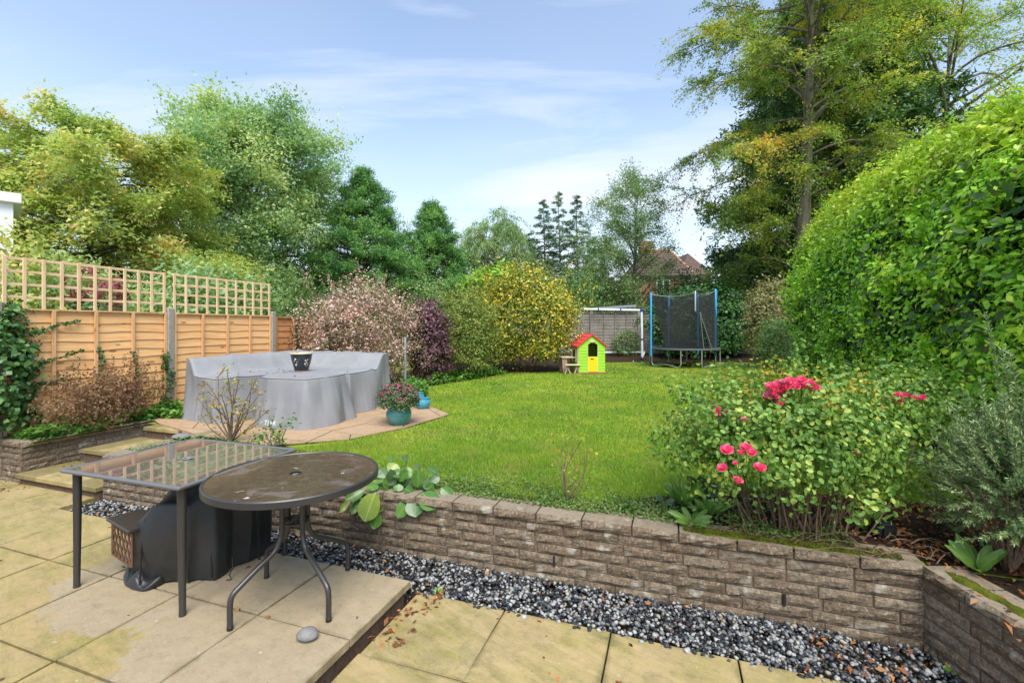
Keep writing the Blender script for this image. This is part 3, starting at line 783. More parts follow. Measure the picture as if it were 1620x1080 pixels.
def blades(y0, y1, n, w, h0, h1):
    y = rng.uniform(y0, y1, n); x = y * rng.uniform(-.85, 1.12, n)
    keep = rng.random(n) < 1.0
    a = x * U.x + y * U.y; b = x * V.x + y * V.y
    edge = inpoly(a + rng.normal(0, .05, n), b + rng.normal(0, .05, n), lawn_poly)
    x, y = x[edge], y[edge]; n = len(x)
    tall = 1 + 0.6 * np.clip(np.sin(x * 2.3 + y * 1.1) * np.sin(x * 1.1 - y * 1.9 + 1), 0, 1)
    h = rng.uniform(h0, h1, n) * tall; ang = rng.uniform(0, 6.28, n); ln = rng.uniform(.2, 1.1, n) * h; la = rng.uniform(0, 6.28, n)
    p = np.stack([x, y, np.full(n, ZL - .02)], 1)
    wv = np.stack([np.cos(ang), np.sin(ang), np.zeros(n)], 1) * w * rng.uniform(.6, 1.3, (n, 1))
    tip = p + np.stack([np.cos(la) * ln, np.sin(la) * ln, h], 1)
    v = np.stack([p - wv, p + wv, tip], 1).reshape(-1, 3)
    return v
vv = np.vstack([blades(3.1, 5.2, 210000, .0026, .022, .038), blades(5.2, 9, 170000, .005, .022, .036), blades(9, 17, 120000, .010, .022, .038)])
put('grass', npmesh('grass', vv, np.arange(len(vv)).reshape(-1, 3)), M['blade'], kind='stuff')
# low broad-leaved weeds where the lawn meets the wall
m_weed = leafmat('weed_leaf', [(0.2, (0.06, 0.13, 0.02)), (0.5, (0.13, 0.22, 0.045)), (0.8, (0.24, 0.30, 0.10))], 0.3, 3.0)
M['weed'] = m_weed
n = 15000; a = rng.uniform(-2.6, 1.0, n); b = 3.17 + np.abs(rng.normal(0, .22, n))
pos = np.stack([U.x * a + V.x * b, U.y * a + V.y * b, ZL - .005 + rng.uniform(0, .03, n)], 1)
pn = np.sin(a * 7) * np.sin(b * 9 + a * 3) + rng.normal(0, .5, n) > -.2
pos = pos[pn]; leaves('weeds', pos, rng.normal(size=pos.shape) * .5 + np.array([0, 0, 1]), m_weed, .026, .013, rng)

# fallen leaves and litter
rng = np.random.default_rng(77)
L1 = np.vstack([ab_pts(-1.56, -1.35, 2.1, 2.72, 80, -.10, -.085), ab_pts(-5.3, 1.2, 2.62, 3.05, 130, -.10, -.082), ab_pts(.7, 1.5, 1.9, 3.0, 220, -.10, -.08), ab_pts(-8, -6.4, 2.6, 3.04, 160, -.105, -.085), ab_pts(-6.6, -5.5, 3.3, 3.52, 60, .02, .03),
                ab_pts(-1.5, 0.9, 1.6, 2.6, 22, -.098, -.095), ab_pts(-5, -1.6, 1.0, 2.5, 26, .004, .006)])
L2 = np.vstack([ab_pts(.3, 2.5, 3.15, 4.2, 1900, ZL - .01, ZL + .012), ab_pts(2.3, 3.2, 3.6, 12.5, 1500, ZL - .01, ZL + .02), ab_pts(1.3, 2.7, 2.2, 3.4, 1100, ZL - .01, ZL + .012), ab_pts(-2.5, 2.6, 4.5, 13.5, 260, ZL + .01, ZL + .03), ab_pts(-2.4, 2.4, 12.5, 16.5, 900, ZL, ZL + .03)])
P_ = np.vstack([L1, L2]); P_ = P_[(P_[:, 2] > 0) | (P_[:, 0] < 2.18)]
leaves('fallen_leaves', P_, rng.normal(size=P_.shape) * .35 + np.array([0, 0, 1]), M['deadleaf'], .036, .017, rng, var=.55, fold=.3)

# ================================================================== TIMBER FENCE WITH TRELLIS, along the left
FD = V.copy(); F0 = Vector((-5.86, 5.276, 0)); FANG = math.atan2(FD.y, FD.x)
def board_mesh(seed, L0=1.80, pitch=.118):
    """waney-edged lap board; x along, front at -y, the lower edge stands proud and wavers"""
    rr = random.Random(seed); n = 12; v = []; ph = rr.uniform(0, 6); a1 = rr.uniform(.003, .010)
    for i in range(n + 1):
        x = L0 * (i / n - .5); wz = a1 * math.sin(i * .9 + ph) + rr.uniform(-.003, .003)
        v += [(x, 0, pitch * .5 + .02), (x, -.014, -pitch * .5 + wz), (x, -.006, -pitch * .5 + wz - .001), (x, .008, pitch * .5 + .02)]
    f = []
    for i in range(n):
        for k in range(4): f.append((i * 4 + k, i * 4 + (k + 1) % 4, i * 4 + 4 + (k + 1) % 4, i * 4 + 4 + k))
    b = MB(); b.add(v, f); return b.mesh('board')
boards = [board_mesh(k) for k in range(5)]
for bm_ in boards: bm_.materials.append(None)
def lap_fence(t, x0, z0, z1, mboard, mbat, rr, nb=5, width=1.83, rows=12, cap=True):
    pitch = (z1 - z0 - .03) / rows
    for r in range(rows):
        o = bpy.data.objects.new('board', rr.choice(boards)); C.objects.link(o); o.parent = t
        o.location = (x0 + width / 2, rr.uniform(-.001, .001), z0 + pitch * (r + .5)); o.scale = ((width - .02) / 1.80, 1, pitch / .118 * 1.02)
        o.material_slots[0].link = 'OBJECT'; o.material_slots[0].material = mboard
        if rr.random() < .5: o.scale.x *= -1; o.scale.y = 1
    for k in range(nb):
        x = x0 + .02 + (width - .04) * k / (nb - 1)
        b = MB(); b.box((0, 0, 0), (z1 - z0 - .005, .022, .040 if 0 < k < nb - 1 else .036), bev=.002)
        o = put('batten', b, mbat, t, local=True); o.matrix_local = Matrix.Translation((x, -.033, (z0 + z1) / 2)) @ Matrix.Rotation(R(90), 4, 'Y')
    if cap:
        b = MB(); b.box((0, 0, 0), (width, .062, .018), bev=.002); o = put('cap_rail', b, mbat, t, local=True); o.matrix_local = Matrix.Translation((x0 + width / 2, -.012, z1 + .006))
fence = thing('timber_fence', 'new orange timber fence of wavy lap boards with trellis on top, along the left side', 'fence', (F0.x, F0.y, ZL - .05), FANG)
rr = random.Random(8)
FZ = -(ZL - .05)
BAY = 1.93
for k in range(4):
    mboard, mbat = (M['fence'], M['batten']) if k < 2 else (M['fence_old'], M['fence_old'])
    x0 = BAY * k + .05
    lap_fence(t=fence, x0=x0, z0=.34 + FZ, z1=1.80 + FZ - (0.0 if k < 2 else .02), mboard=mboard, mbat=mbat, rr=rr)
for k in range(0, 5):
    b = MB(); b.box((0, 0, 0), (.098, .11, 1.60), bev=.012); put('fence_post', b, M['concrete'], fence, local=True).location = (BAY * k, -.005, 1.60 / 2 + .01)
for k in range(2):
    x0 = BAY * k + .055
    for i in range(11):
        x = x0 + .0175 + (1.81 - .035) * i / 10
        b = MB(); b.box((0, 0, 0), (.60, .018, .034), bev=.002); o = put('trellis_slat', b, M['trellis'], fence, local=True); o.matrix_local = Matrix.Translation((x, -.018, 1.817 + .30 + FZ)) @ Matrix.Rotation(R(90), 4, 'Y')
    for j in range(4):
        b = MB(); b.box((0, 0, 0), (1.81, .018, .032), bev=.002); o = put('trellis_slat', b, M['trellis'], fence, local=True); o.location = (x0 + .905, .002, 2.40 - .150 * j + FZ)

# ================================================================== BACK FENCE (weathered)
YB = 18.6
back = thing('weathered_fence', 'old grey lap board fence across the end of the lawn, behind the goal frame', 'fence', (-0.6, YB, 0.45), 0)
rr = random.Random(18)
for k in range(8):
    lap_fence(back, -0.0 + 1.9 * k, 0.0, 1.70, M['fence_grey'], M['fence_grey'], rr, rows=14)
    b = MB(); b.box((0, 0, 0), (.1, .11, 1.85), bev=.01); put('fence_post', b, M['concrete'] if k != 2 else M['fence_grey'], back, local=True).location = (1.9 * k - .035, -.02, .9)
# raised soil bank at its foot
mb = MB(); nx = 30
for i in range(nx + 1):
    x = -2.5 + 19 * i / nx
    for j, (y, z) in enumerate(((16.6, ZL - .03), (17.5, ZL + .03), (18.1, ZL + .14), (18.5, ZL + .22), (19.5, ZL + .24))):
        mb.v.append((x, y + .15 * math.sin(i * 1.3 + j), z + (.02 * math.sin(i * 2.1 + j) if j else -.01)))
mb.f = [(i * 5 + j, (i + 1) * 5 + j, (i + 1) * 5 + j + 1, i * 5 + j + 1) for i in range(nx) for j in range(4)]
struct('soil_bank', mb, M['soil'])
# ================================================================== MATERIALS OF THE THINGS
M['gunmetal'] = mat('gunmetal_tube', (0.075, 0.072, 0.070), 0.38, 0.6)
M['grey_rim'] = mat('grey_rim', (0.20, 0.20, 0.205), 0.35, 0.5)
m = mat('tinted_glass', (0.135, 0.115, 0.105), 0.035, 0.0, 0.9); t = NT(m)
f = t.rng(t.noise(t.pos(), 26, 4, 0.6), 0.5, 0.75, 0.02, 0.20); t.l(f, t.b.inputs['Roughness'])
t.b.inputs['IOR'].default_value = 1.62; t.b.inputs['Coat Weight'].default_value = 0.6; t.b.inputs['Coat Roughness'].default_value = 0.02
tp = t.n('ShaderNodeBsdfTransparent'); tp.inputs[0].default_value = (.55, .48, .42, 1)
ms = t.n('ShaderNodeMixShader'); ms.inputs[0].default_value = 0.05; t.l(t.b.outputs[0], ms.inputs[1]); t.l(tp.outputs[0], ms.inputs[2]); t.l(ms.outputs[0], t.o.inputs[0]); M['glass'] = m
m = mat('mottled_top', (0.10, 0.06, 0.045), 0.25, 0.0, 0.6); t = NT(m)
g = t.noise(t.pos((1, 1, 1)), 28, 6, 0.75); w = t.noise(t.pos(), 3.4, 4, 0.6, 0.8); s_ = t.noise(t.pos(), 10, 6, 0.62, 0.5)
c = t.ramp(g, [(0.3, (0.055, 0.034, 0.025)), (0.5, (0.085, 0.055, 0.040)), (0.75, (0.13, 0.09, 0.07))])
c = t.mix(t.rng(w, 0.56, 0.62, 0, 0.55), c, (0.17, 0.14, 0.125))
c = t.mix(t.rng(s_, 0.67, 0.70), c, (0.62, 0.58, 0.54))
t.col(c); t.l(t.rng(w, 0.50, 0.62, 0.06, 0.35), t.b.inputs['Roughness']); t.nrm(t.bump(g, 0.12, 0.002)); M['mottled'] = m
m = mat('black_cover', (0.022, 0.024, 0.027), 0.48, 0.0, 0.6); t = NT(m)
g = t.noise(t.pos(), 4, 6, 0.6, 0.5); t.col(t.ramp(g, [(0.3, (0.008, 0.009, 0.010)), (0.7, (0.024, 0.027, 0.031))])); t.nrm(t.bump(t.noise(t.pos((1, 1, .25)), 14, 2, 0.5, .3), 0.35, 0.02)); M['blackcover'] = m
M['bronze'] = mat('bronze_lattice', (0.16, 0.085, 0.055), 0.5, 0.35)
m = mat('grey_cover', (0.33, 0.34, 0.365), 0.75, 0.0, 0.3); t = NT(m)
g = t.noise(t.pos(), 2.2, 5, 0.6, 0.7); t.col(t.ramp(g, [(0.3, (0.21, 0.213, 0.222)), (0.7, (0.255, 0.259, 0.270))]))
t.nrm(t.bump(t.noise(t.pos(), 420, 1, .5), .08, .002, t.bump(t.noise(t.pos((1, 1, .12)), 8, 2, .5, .1), .16, .02))); M['greycover'] = m
M['print'] = mat('white_print', (0.75, 0.75, 0.76), 0.6)
def glaze(name, c1, c2, rough=0.15):
    m = mat(name, c1, rough, 0, 0.6); t = NT(m); g = t.noise(t.pos((1, 1, 1)), 9, 5, 0.65); t.col(t.ramp(g, [(0.3, c1), (0.7, c2)])); return m
M['turq'] = glaze('turquoise_glaze', (0.035, 0.16, 0.165), (0.085, 0.27, 0.255), 0.22)
M['blueglaze'] = glaze('blue_glaze', (0.035, 0.21, 0.33), (0.08, 0.33, 0.44), 0.2)
M['darkglaze'] = glaze('dark_glaze', (0.010, 0.014, 0.017), (0.022, 0.034, 0.040), 0.12)
M['cream'] = mat('cream_rim', (0.55, 0.48, 0.36), 0.6)
M['pale_petal'] = mat('painted_blossom', (0.72, 0.62, 0.55), 0.5)
M['terracotta'] = mat('terracotta', (0.40, 0.20, 0.12), 0.8)
def plastic(name, c, rough=0.4):
    m = mat(name, c, rough, 0, 0.5); t = NT(m); g = t.noise(t.pos(), 3.5, 4, 0.6)
    t.col(t.mix(t.rng(g, 0.4, 0.7, 0, 0.35), c, tuple(x * 0.72 + 0.02 for x in c))); return m
M['lime'] = plastic('lime_plastic', (0.30, 0.60, 0.035)); M['redp'] = plastic('red_plastic', (0.74, 0.055, 0.07)); M['yellowp'] = plastic('yellow_plastic', (0.90, 0.60, 0.01))
M['creamp'] = plastic('cream_plastic', (0.60, 0.52, 0.36)); M['brownp'] = plastic('brown_plastic', (0.33, 0.13, 0.07)); M['pinkp'] = plastic('mauve_brown_plastic', (0.36, 0.24, 0.20))
M['white_tube'] = plastic('white_tube', (0.72, 0.73, 0.75), 0.4); M['navy'] = plastic('navy_plastic', (0.02, 0.035, 0.22)); M['galv'] = mat('galvanised', (0.40, 0.42, 0.43), 0.4, 0.7)
M['bluefoam'] = plastic('blue_sleeve', (0.015, 0.30, 0.62)); M['blackp'] = mat('black_plastic', (0.015, 0.015, 0.017), 0.4)
m = mat('safety_net', (0.02, 0.021, 0.023), 0.8); t = NT(m); tp = t.n('ShaderNodeBsdfTransparent'); ms = t.n('ShaderNodeMixShader'); ms.inputs[0].default_value = 0.40
t.l(t.b.outputs[0], ms.inputs[1]); t.l(tp.outputs[0], ms.inputs[2]); t.l(ms.outputs[0], t.o.inputs[0]); M['net'] = m
m = mat('goal_net', (0.04, 0.04, 0.045), 0.8); t = NT(m); tp = t.n('ShaderNodeBsdfTransparent'); ms = t.n('ShaderNodeMixShader'); ms.inputs[0].default_value = 0.84
t.l(t.b.outputs[0], ms.inputs[1]); t.l(tp.outputs[0], ms.inputs[2]); t.l(ms.outputs[0], t.o.inputs[0]); M['goalnet'] = m
m = mat('pebble', rough=0.8); t = NT(m); t.col(t.ramp(t.noise(t.pos(), 40, 5, .7), [(0.3, (0.12, 0.12, 0.12)), (0.7, (0.23, 0.225, 0.22))])); M['pebble'] = m

# ================================================================== SQUARE GLASS TABLE
tcx, tcy = -2.14, 3.075
t1 = thing('glass_table', 'square glass-topped garden table with a grey rim and four straight legs, behind the round one', 'table', (tcx, tcy, 0), R(-18.5))
TW, TD = 1.00, .85
b = MB(); b.box((0, 0, .728), (TW - .03, TD - .03, .006)); 
hole = MB(); 
put('glass_top', b, M['glass'], t1, local=True)
b = MB(); hw, hd = TW / 2 - .010, TD / 2 - .010
for p, q in (((-hw, -hd), (hw, -hd)), ((hw, -hd), (hw, hd)), ((hw, hd), (-hw, hd)), ((-hw, hd), (-hw, -hd))):
    b.tube([(p[0], p[1], .724), (q[0], q[1], .724)], .0125, 10)
for p in ((-hw, -hd), (hw, -hd), (hw, hd), (-hw, hd)):
    b.lathe([(.001, -.0126), (.0125, -.004), (.0125, .004), (.001, .0126)], 10, (p[0], p[1], .724))
put('rim', b, M['grey_rim'], t1, local=True, smooth=40)
b = MB()
for s in (-1, 1):
    b.box((0, s * (hd - .045), .705), (TW - .12, .022, .022)); b.box((s * (hw - .045), 0, .705), (.022, TD - .12, .022))
put('apron', b, M['gunmetal'], t1, local=True)
b = MB(); b.lathe([(.022, .7325), (.032, .7345), (.032, .7375), (.022, .7375), (.020, .715)], 20); put('parasol_ring', b, M['galv'], t1, local=True, smooth=40)
for sx in (-1, 1):
    for sy in (-1, 1):
        b = MB(); x, y = sx * (hw - .045), sy * (hd - .05)
        b.tube([(x, y, .71), (x, y, .40), (x + sx * .005, y, .03), (x + sx * .005, y, .0)], [.0235, .021, .0175, .019], 10); put('leg', b, M['gunmetal'], t1, local=True, smooth=50)

# ================================================================== ROUND TABLE
t2 = thing('round_table', 'round brown mottled garden table with bird-lime splashes and curved tubular legs', 'table', (-1.285, 2.762, 0), R(14))
RT = .470
b = MB(); b.lathe([(.026, .733), (RT - .012, .733)], 64); b.lathe([(.026, .726), (RT - .012, .726)], 64); put('tabletop', b, M['mottled'], t2, local=True)
b = MB(); b.lathe([(RT - .014, .731), (RT - .010, .737), (RT - .002, .738), (RT + .004, .732), (RT + .004, .700), (RT - .004, .696), (RT - .014, .700), (RT - .014, .731)], 72); put('rim', b, M['gunmetal'], t2, local=True, smooth=35)
b = MB(); b.lathe([(.026, .728), (.026, .7355), (.036, .7355), (.038, .733)], 24); b.lathe([(.024, .72), (.024, .66), (.028, .66), (.028, .72)], 16); put('parasol_ring', b, M['blackp'], t2, local=True, smooth=40)
b = MB(); b.tube([(.075 * math.cos(k * PI / 12), .075 * math.sin(k * PI / 12), .455) for k in range(25)], .008, 8); b.lathe([(.034, .44), (.034, .47), (.040, .47), (.040, .44), (.034, .44)], 18)
for k in range(4): b.tube([(.038 * math.cos(k * PI / 2), .038 * math.sin(k * PI / 2), .455), (.075 * math.cos(k * PI / 2), .075 * math.sin(k * PI / 2), .455)], .006, 6)
put('brace_ring', b, M['gunmetal'], t2, local=True, smooth=40)
feet = [(-1.507, 2.441), (-.977, 2.52), (-1.067, 3.095), (-1.588, 2.99)]
for fx, fy in feet:
    v_ = Vector((fx + 1.285, fy - 2.762, 0)); v_.rotate(Matrix.Rotation(-R(14), 3, 'Z')); r_ = v_.length; d_ = v_.normalized()
    pr = [(r_ * .93, .70 * 0 + .0), (r_ * .93, .06), (r_ * .93, .13), (r_ * .90, .175), (r_ * .80, .205), (r_ * .55, .265), (r_ * .33, .315), (.095, .365), (.082, .42), (.080, .55), (.080, .70)]
    b = MB(); b.tube(catmull([d_ * q + Vector((0, 0, z)) for q, z in pr], 4), .0148, 10); b.tube([d_ * .08 + Vector((0, 0, .70)), d_ * (RT - .04) + Vector((0, 0, .706))], .009, 6)
    leg = put('leg', b, M['gunmetal'], t2, local=True, smooth=60)
    b = MB(); b.lathe([(.001, .0), (.0165, .001), (.0165, .018), (.015, .02)], 12, tuple(d_ * r_ * .93)); o = put('foot_cap', b, M['blackp'], leg, local=True)

# ================================================================== DRAPED COVERS
def cover(poly, ctr, ztop, z0, seed, step=.012, nr=26, nz=16, fold=.05, rnd=.05, ragged=.0, closed_smooth=5, flare=.03, freq=1.0):
    """a cloth over something: a taut top and a skirt that falls in folds"""
    rng = np.random.default_rng(seed); P2 = np.array(poly, float); n = len(P2); pts = []
    for i in range(n):
        p, q = P2[i], P2[(i + 1) % n]; k = max(1, int(np.linalg.norm(q - p) / step)); tt = np.arange(k)[:, None] / k; pts.append(p + (q - p) * tt)
    E = np.vstack(pts)
    for _ in range(closed_smooth): E = (np.roll(E, 1, 0) + E * 2 + np.roll(E, -1, 0)) / 4
    n = len(E); s = np.arange(n) * step; per = n * step
    tang = unit(np.roll(E, -1, 0) - np.roll(E, 1, 0)); nrm = np.stack([tang[:, 1], -tang[:, 0]], 1)
    def wave(k, nmode, lo, hi):
        w = np.zeros(n)
        for _ in range(nmode):
            m_ = max(1, int(rng.uniform(lo, hi) * per * freq)); w += rng.uniform(.4, 1) * np.sin(2 * PI * m_ * s / per + rng.uniform(0, 6.28))
        return w / nmode
    def tri(lo, hi):      # straight runs between creases, as stiff cloth hangs
        xs = [0.0]
        while xs[-1] < per - hi: xs.append(xs[-1] + rng.uniform(lo, hi))
        ys = rng.uniform(-1, 1, len(xs)); xs.append(per); ys = np.append(ys, ys[0]); return np.interp(s, xs, ys)
    w1 = wave(0, 4, .8, 3.2) * .25 + tri(.10 / freq * .5, .34 / freq * .5) * .6; w2 = tri(.06, .20); w3 = tri(.15, .45); rg = wave(0, 4, 1, 6); w4 = tri(.08, .30); w5 = tri(.08, .30)
    c = np.array(ctr); V_ = []
    for i in range(nr + 1):
        q = (i / nr) ** 0.8; p = c + (E - c) * q; d = (1 - q) * np.linalg.norm(E - c, axis=1)
        z = np.array([ztop(x, y) for x, y in p]); z = z - rnd * np.exp(-(d / (rnd * 1.1)) ** 2) + .003 * w2 * q + .006 * w1 * q * q
        V_.append(np.column_stack([p, z]))
    ze = V_[-1][:, 2]
    def crease(k, sl):   # narrow ridges running down the cloth
        x = 2 * PI * k * s / per + sl
        return 1 - np.abs(np.sin(x)) ** .55
    kk = [max(1, int(q * per * freq)) for q in rng.uniform(.55, 1.6, 3)]; phs = rng.uniform(0, 6.28, 3); sls = rng.uniform(-.9, .9, 3)
    for j in range(1, nz + 1):
        t_ = j / nz; cr = sum(crease(a_, p_ + s_ * t_ * 2.2) for a_, p_, s_ in zip(kk, phs, sls)) / 3 * (w3 + .6); off = flare * t_ + fold * (t_ ** .8) * (w1 * .8 + .5 * (w4 * (1 - t_) + w5 * t_) + .25 * w2 * t_) + rnd * .35 * min(1, t_ * 6) + fold * .35 * w3 * math.sin(t_ * PI * 1.3) + fold * .25 * cr * t_ ** .5
        p = E + nrm * off[:, None] if hasattr(off, '__len__') else E + nrm * off
        z = ze + (z0 - ze) * t_ + ragged * rg * t_
        V_.append(np.column_stack([p, np.maximum(z, z0 + .001)]))
    v = np.vstack(V_); m_ = len(V_); i = np.arange(m_ - 1)[:, None] * n; j = np.arange(n)[None]; jn = (j + 1) % n
    f = np.stack([i + j, i + n + j, i + n + jn, i + jn], -1).reshape(-1, 4)
    f = f[:, ::-1]
    return v, f[:, ::-1]
ab = lambda a, b: tuple(W(a, b)[:2])
def toab(x, y): return x * U.x + y * U.y, x * V.x + y * V.y
def sm(x, a, b): t_ = min(1, max(0, (x - a) / (b - a))); return t_ * t_ * (3 - 2 * t_)
SPA = [(-6.50, 4.72), (-6.12, 4.56), (-5.62, 4.44), (-5.50, 4.95), (-5.36, 5.62), (-4.95, 5.70), (-4.84, 5.60), (-4.44, 5.62), (-4.44, 6.2), (-4.56, 6.78), (-5.0, 6.98), (-6.0, 7.02), (-6.78, 7.0), (-6.78, 5.6)]
def sofa_top(x, y):
    a, b_ = toab(x, y); back = max(sm(-a, 6.12, 6.42), sm(b_, 6.28, 6.58)); h = .60 + .22 * back
    return ZL + h + .004 * math.sin(a * 9 + b_ * 3) * math.sin(b_ * 7 - a * 2) + .016 * (1 - abs(math.sin(a * 3.1 + b_ * 4.3))) ** 4 + .014 * (1 - abs(math.sin(a * 4.7 - b_ * 2.9 + 1))) ** 5
so = thing('furniture_cover', 'grey weatherproof cover draped over a corner sofa set and table on the terrace', 'cover', (*ab(-5.4, 5.7), ZL))
v, f = cover([ab(*p) for p in SPA], ab(-5.75, 6.15), sofa_top, ZL + .004, 4, fold=.075, rnd=.012, flare=.035, freq=.5, closed_smooth=1, nz=20)
put('sofa_section', npmesh('sofa_section', v, f, True), M['greycover'], so)
SPB = [(-5.26, 4.92), (-5.14, 4.70), (-4.92, 4.62), (-4.34, 4.66), (-4.28, 5.0), (-4.34, 5.40), (-4.9, 5.74), (-5.3, 5.70)]
v, f = cover([ab(*p) for p in SPB], ab(-4.82, 5.15), lambda x, y: ZL + .618 + .010 * (1 - abs(math.sin(x * 5 + y * 2))) ** 4, ZL + .004, 14, fold=.08, rnd=.012, flare=.11, freq=.5, closed_smooth=1, nz=20)
put('table_section', npmesh('table_section', v, f, True), M['greycover'], so)
b_ = MB(); b_.tube(catmull([W(-4.44, 5.6, ZL + .02), W(-4.47, 5.53, ZL + .05), W(-4.44, 5.50, ZL + .02)], 4), .012, 5); put('tie', b_, M['print'], so)
cu = bpy.data.curves.new('lettering', 'FONT'); cu.body = 'TLER'; cu.size = .085; cu.extrude = .0006
to = bpy.data.objects.new('lettering', cu); C.objects.link(to)
pa = W(-4.80, 4.48); 
to.rotation_euler = (R(80), 0, GA); to.location = W(-4.78, 4.438, ZL + .06)
bpy.context.view_layer.update()
me = bpy.data.meshes.new_from_object(to.evaluated_get(bpy.context.evaluated_depsgraph_get())); me.transform(to.matrix_world); bpy.data.objects.remove(to)
put('lettering', me, M['print'], so)

# ---- covered barbecue under the glass tables
bb = thing('covered_barbecue', 'barbecue under a torn black cover with a bronze lattice side, beneath the two tables', 'barbecue', (-2.1, 3.15, 0))
BP = [(-2.50, 3.12), (-2.44, 2.97), (-2.24, 2.87), (-2.0, 2.86), (-1.90, 2.95), (-1.84, 3.06), (-1.74, 3.14), (-1.72, 3.30), (-1.86, 3.46), (-2.25, 3.50), (-2.48, 3.32)]
def bbq_top(x, y):
    d = math.hypot((x + 2.03) / .28, (y - 3.18) / .28); h = .69 - .17 * sm(d, .45, 1.15) - .17 * sm(-x, 2.15, 2.42) - .02 * math.sin(x * 17) * math.sin(y * 13)
    return h
v, f = cover(BP, (-2.06, 3.16), bbq_top, .012, 9, fold=.095, rnd=.010, flare=.0, ragged=.02, freq=1.1, closed_smooth=1)
put('cover', npmesh('cover', v, f, True), M['blackcover'], bb)
v, f = cover([(-2.53, 3.12), (-2.40, 2.90), (-2.22, 2.82), (-2.17, 2.90), (-2.30, 3.0), (-2.42, 3.14)], (-2.33, 2.99), lambda x, y: .065 + .025 * math.sin(x * 40), .006, 12, fold=.02, rnd=.02, flare=.01, ragged=.01)
put('torn_flap', npmesh('torn_flap', v, f, True), M['blackcover'], bb)
A_, B_ = Vector((-2.60, 3.035, 0)), Vector((-2.335, 2.865, 0)); dA = (B_ - A_); la = dA.length; ax = dA.normalized(); angA = math.atan2(ax.y, ax.x); zlo, zhi = .125, .335
sh = MB(); mid = (A_ + B_) / 2; nrmA = Vector((ax.y, -ax.x, 0))
sh.box((mid.x - nrmA.x * .07, mid.y - nrmA.y * .07, zhi + .016), (la + .05, .20, .022), angA, bev=.006); put('side_shelf', sh, M['gunmetal'], bb)
lt = MB()
def bar(p, q, w=.008, th=.005):
    lt.tube([A_ + ax * p[0] + Vector((0, 0, p[1])), A_ + ax * q[0] + Vector((0, 0, q[1]))], w / 1.6, 4)
for p, q in (((0, zlo), (la, zlo)), ((0, zhi), (la, zhi)), ((0, zlo), (0, zhi)), ((la, zlo), (la, zhi))): bar(p, q, .013)
H_ = zhi - zlo; sl = H_ / .115
for k in range(-2, 6):
    for s in (1, -1):
        x0 = k * .058; x1 = x0 + .115
        pts = []
        za, zb_ = (zlo, zhi) if s == 1 else (zhi, zlo)
        t0, t1_ = 0.0, 1.0
        if x0 < 0: t0 = -x0 / .115
        if x1 > la: t1_ = (la - x0) / .115
        if t1_ > t0 + .02: bar((x0 + .115 * t0, za + (zb_ - za) * t0), (x0 + .115 * t1_, za + (zb_ - za) * t1_))
put('lattice_panel', lt, M['bronze'], bb)
def hem(poly, zf, r, n=14, smooth=1, m_=None, par=None, nm='seam'):
    pts = []
    for i in range(len(poly)):
        p, q = poly[i], poly[(i + 1) % len(poly)]
        for k in range(n): pts.append((p[0] + (q[0] - p[0]) * k / n, p[1] + (q[1] - p[1]) * k / n))
    pts.append(pts[0]); b = MB(); b.tube([Vector((x, y, zf(x, y))) for x, y in pts], r, 5, False); return put(nm, b, m_, par)
M['seam'] = mat('grey_piping', (.16, .163, .17), .7)
hem([ab(*p) for p in SPA], lambda x, y: sofa_top(x, y) - .010, .0055, m_=M['seam'], par=so)
hem([ab(*p) for p in SPB[:6]] + [ab(-4.9, 5.5), ab(-5.2, 5.4)], lambda x, y: ZL + .610, .0055, m_=M['seam'], par=so)
_r = np.random.default_rng(8); _p = np.array([tuple(W(_r.uniform(-6.1, -4.5), _r.uniform(4.8, 6.1))) for _ in range(26)]); _p[:, 2] = [sofa_top(x, y) + .012 for x, y, z in _p]
leaves('fallen_leaves', _p, _r.normal(size=_p.shape) * .2 + np.array([0, 0, 1]), M['deadleaf'], .045, .022, _r, var=.4)
for (qx, qy) in ((-2.245, 2.872), (-1.905, 2.95), (-1.745, 3.15)):       # strap and seams on the barbecue cover
    b = MB(); zt0 = bbq_top(qx, qy); b.tube([(qx * .9 + -2.06 * .1, qy * .9 + .316, zt0 + .01), (qx + (qx + 2.06) * .03, qy + (qy - 3.16) * .03, zt0 - .05), (qx + (qx + 2.06) * .10, qy + (qy - 3.16) * .10, .25), (qx + (qx + 2.06) * .12, qy + (qy - 3.16) * .12, .03)], .007, 5); put('seam', b, M['blackp'], bb)
b = MB(); b.tube([(-1.80, 3.0, .12), (-1.78, 2.97, .07), (-1.79, 2.95, .03), (-1.77, 2.94, .012), (-1.80, 2.93, .01)], .004, 5); put('drawstring', b, M['blackp'], bb)

# ================================================================== STONE ON THE PATIO
def rock(name, label, cat, loc, r, m, seed, sub=3):
    import bmesh
    bm = bmesh.new(); bmesh.ops.create_icosphere(bm, subdivisions=sub, radius=1); rr = random.Random(seed); a_, b_, c_ = [rr.uniform(0, 6) for _ in range(3)]
    for v in bm.verts:
        k = 1 + .10 * math.sin(2.1 * v.co.x + a_) + .07 * math.sin(3 * v.co.y + b_) + .04 * math.sin(5 * v.co.z + c_)
        v.co = Vector((v.co.x * r[0] * k, v.co.y * r[1] * k, v.co.z * r[2] * k + r[2] * .93))
    me = bpy.data.meshes.new(name); bm.to_mesh(me); bm.free()
    for p in me.polygons: p.use_smooth = True
    o = put(name, me, m, loc=loc); return tag(o, label, cat)
rock('pebble', 'smooth grey fist-sized pebble lying on the paving by the round table', 'stone', G(487, 1010, 0), (.056, .042, .029), M['pebble'], 3)
rock('pebble', 'pale stone lying on the low wall beside the steps', 'stone', W(-5.25, 3.75, ZL + .005), (.10, .07, .035), M['pebble'], 6)

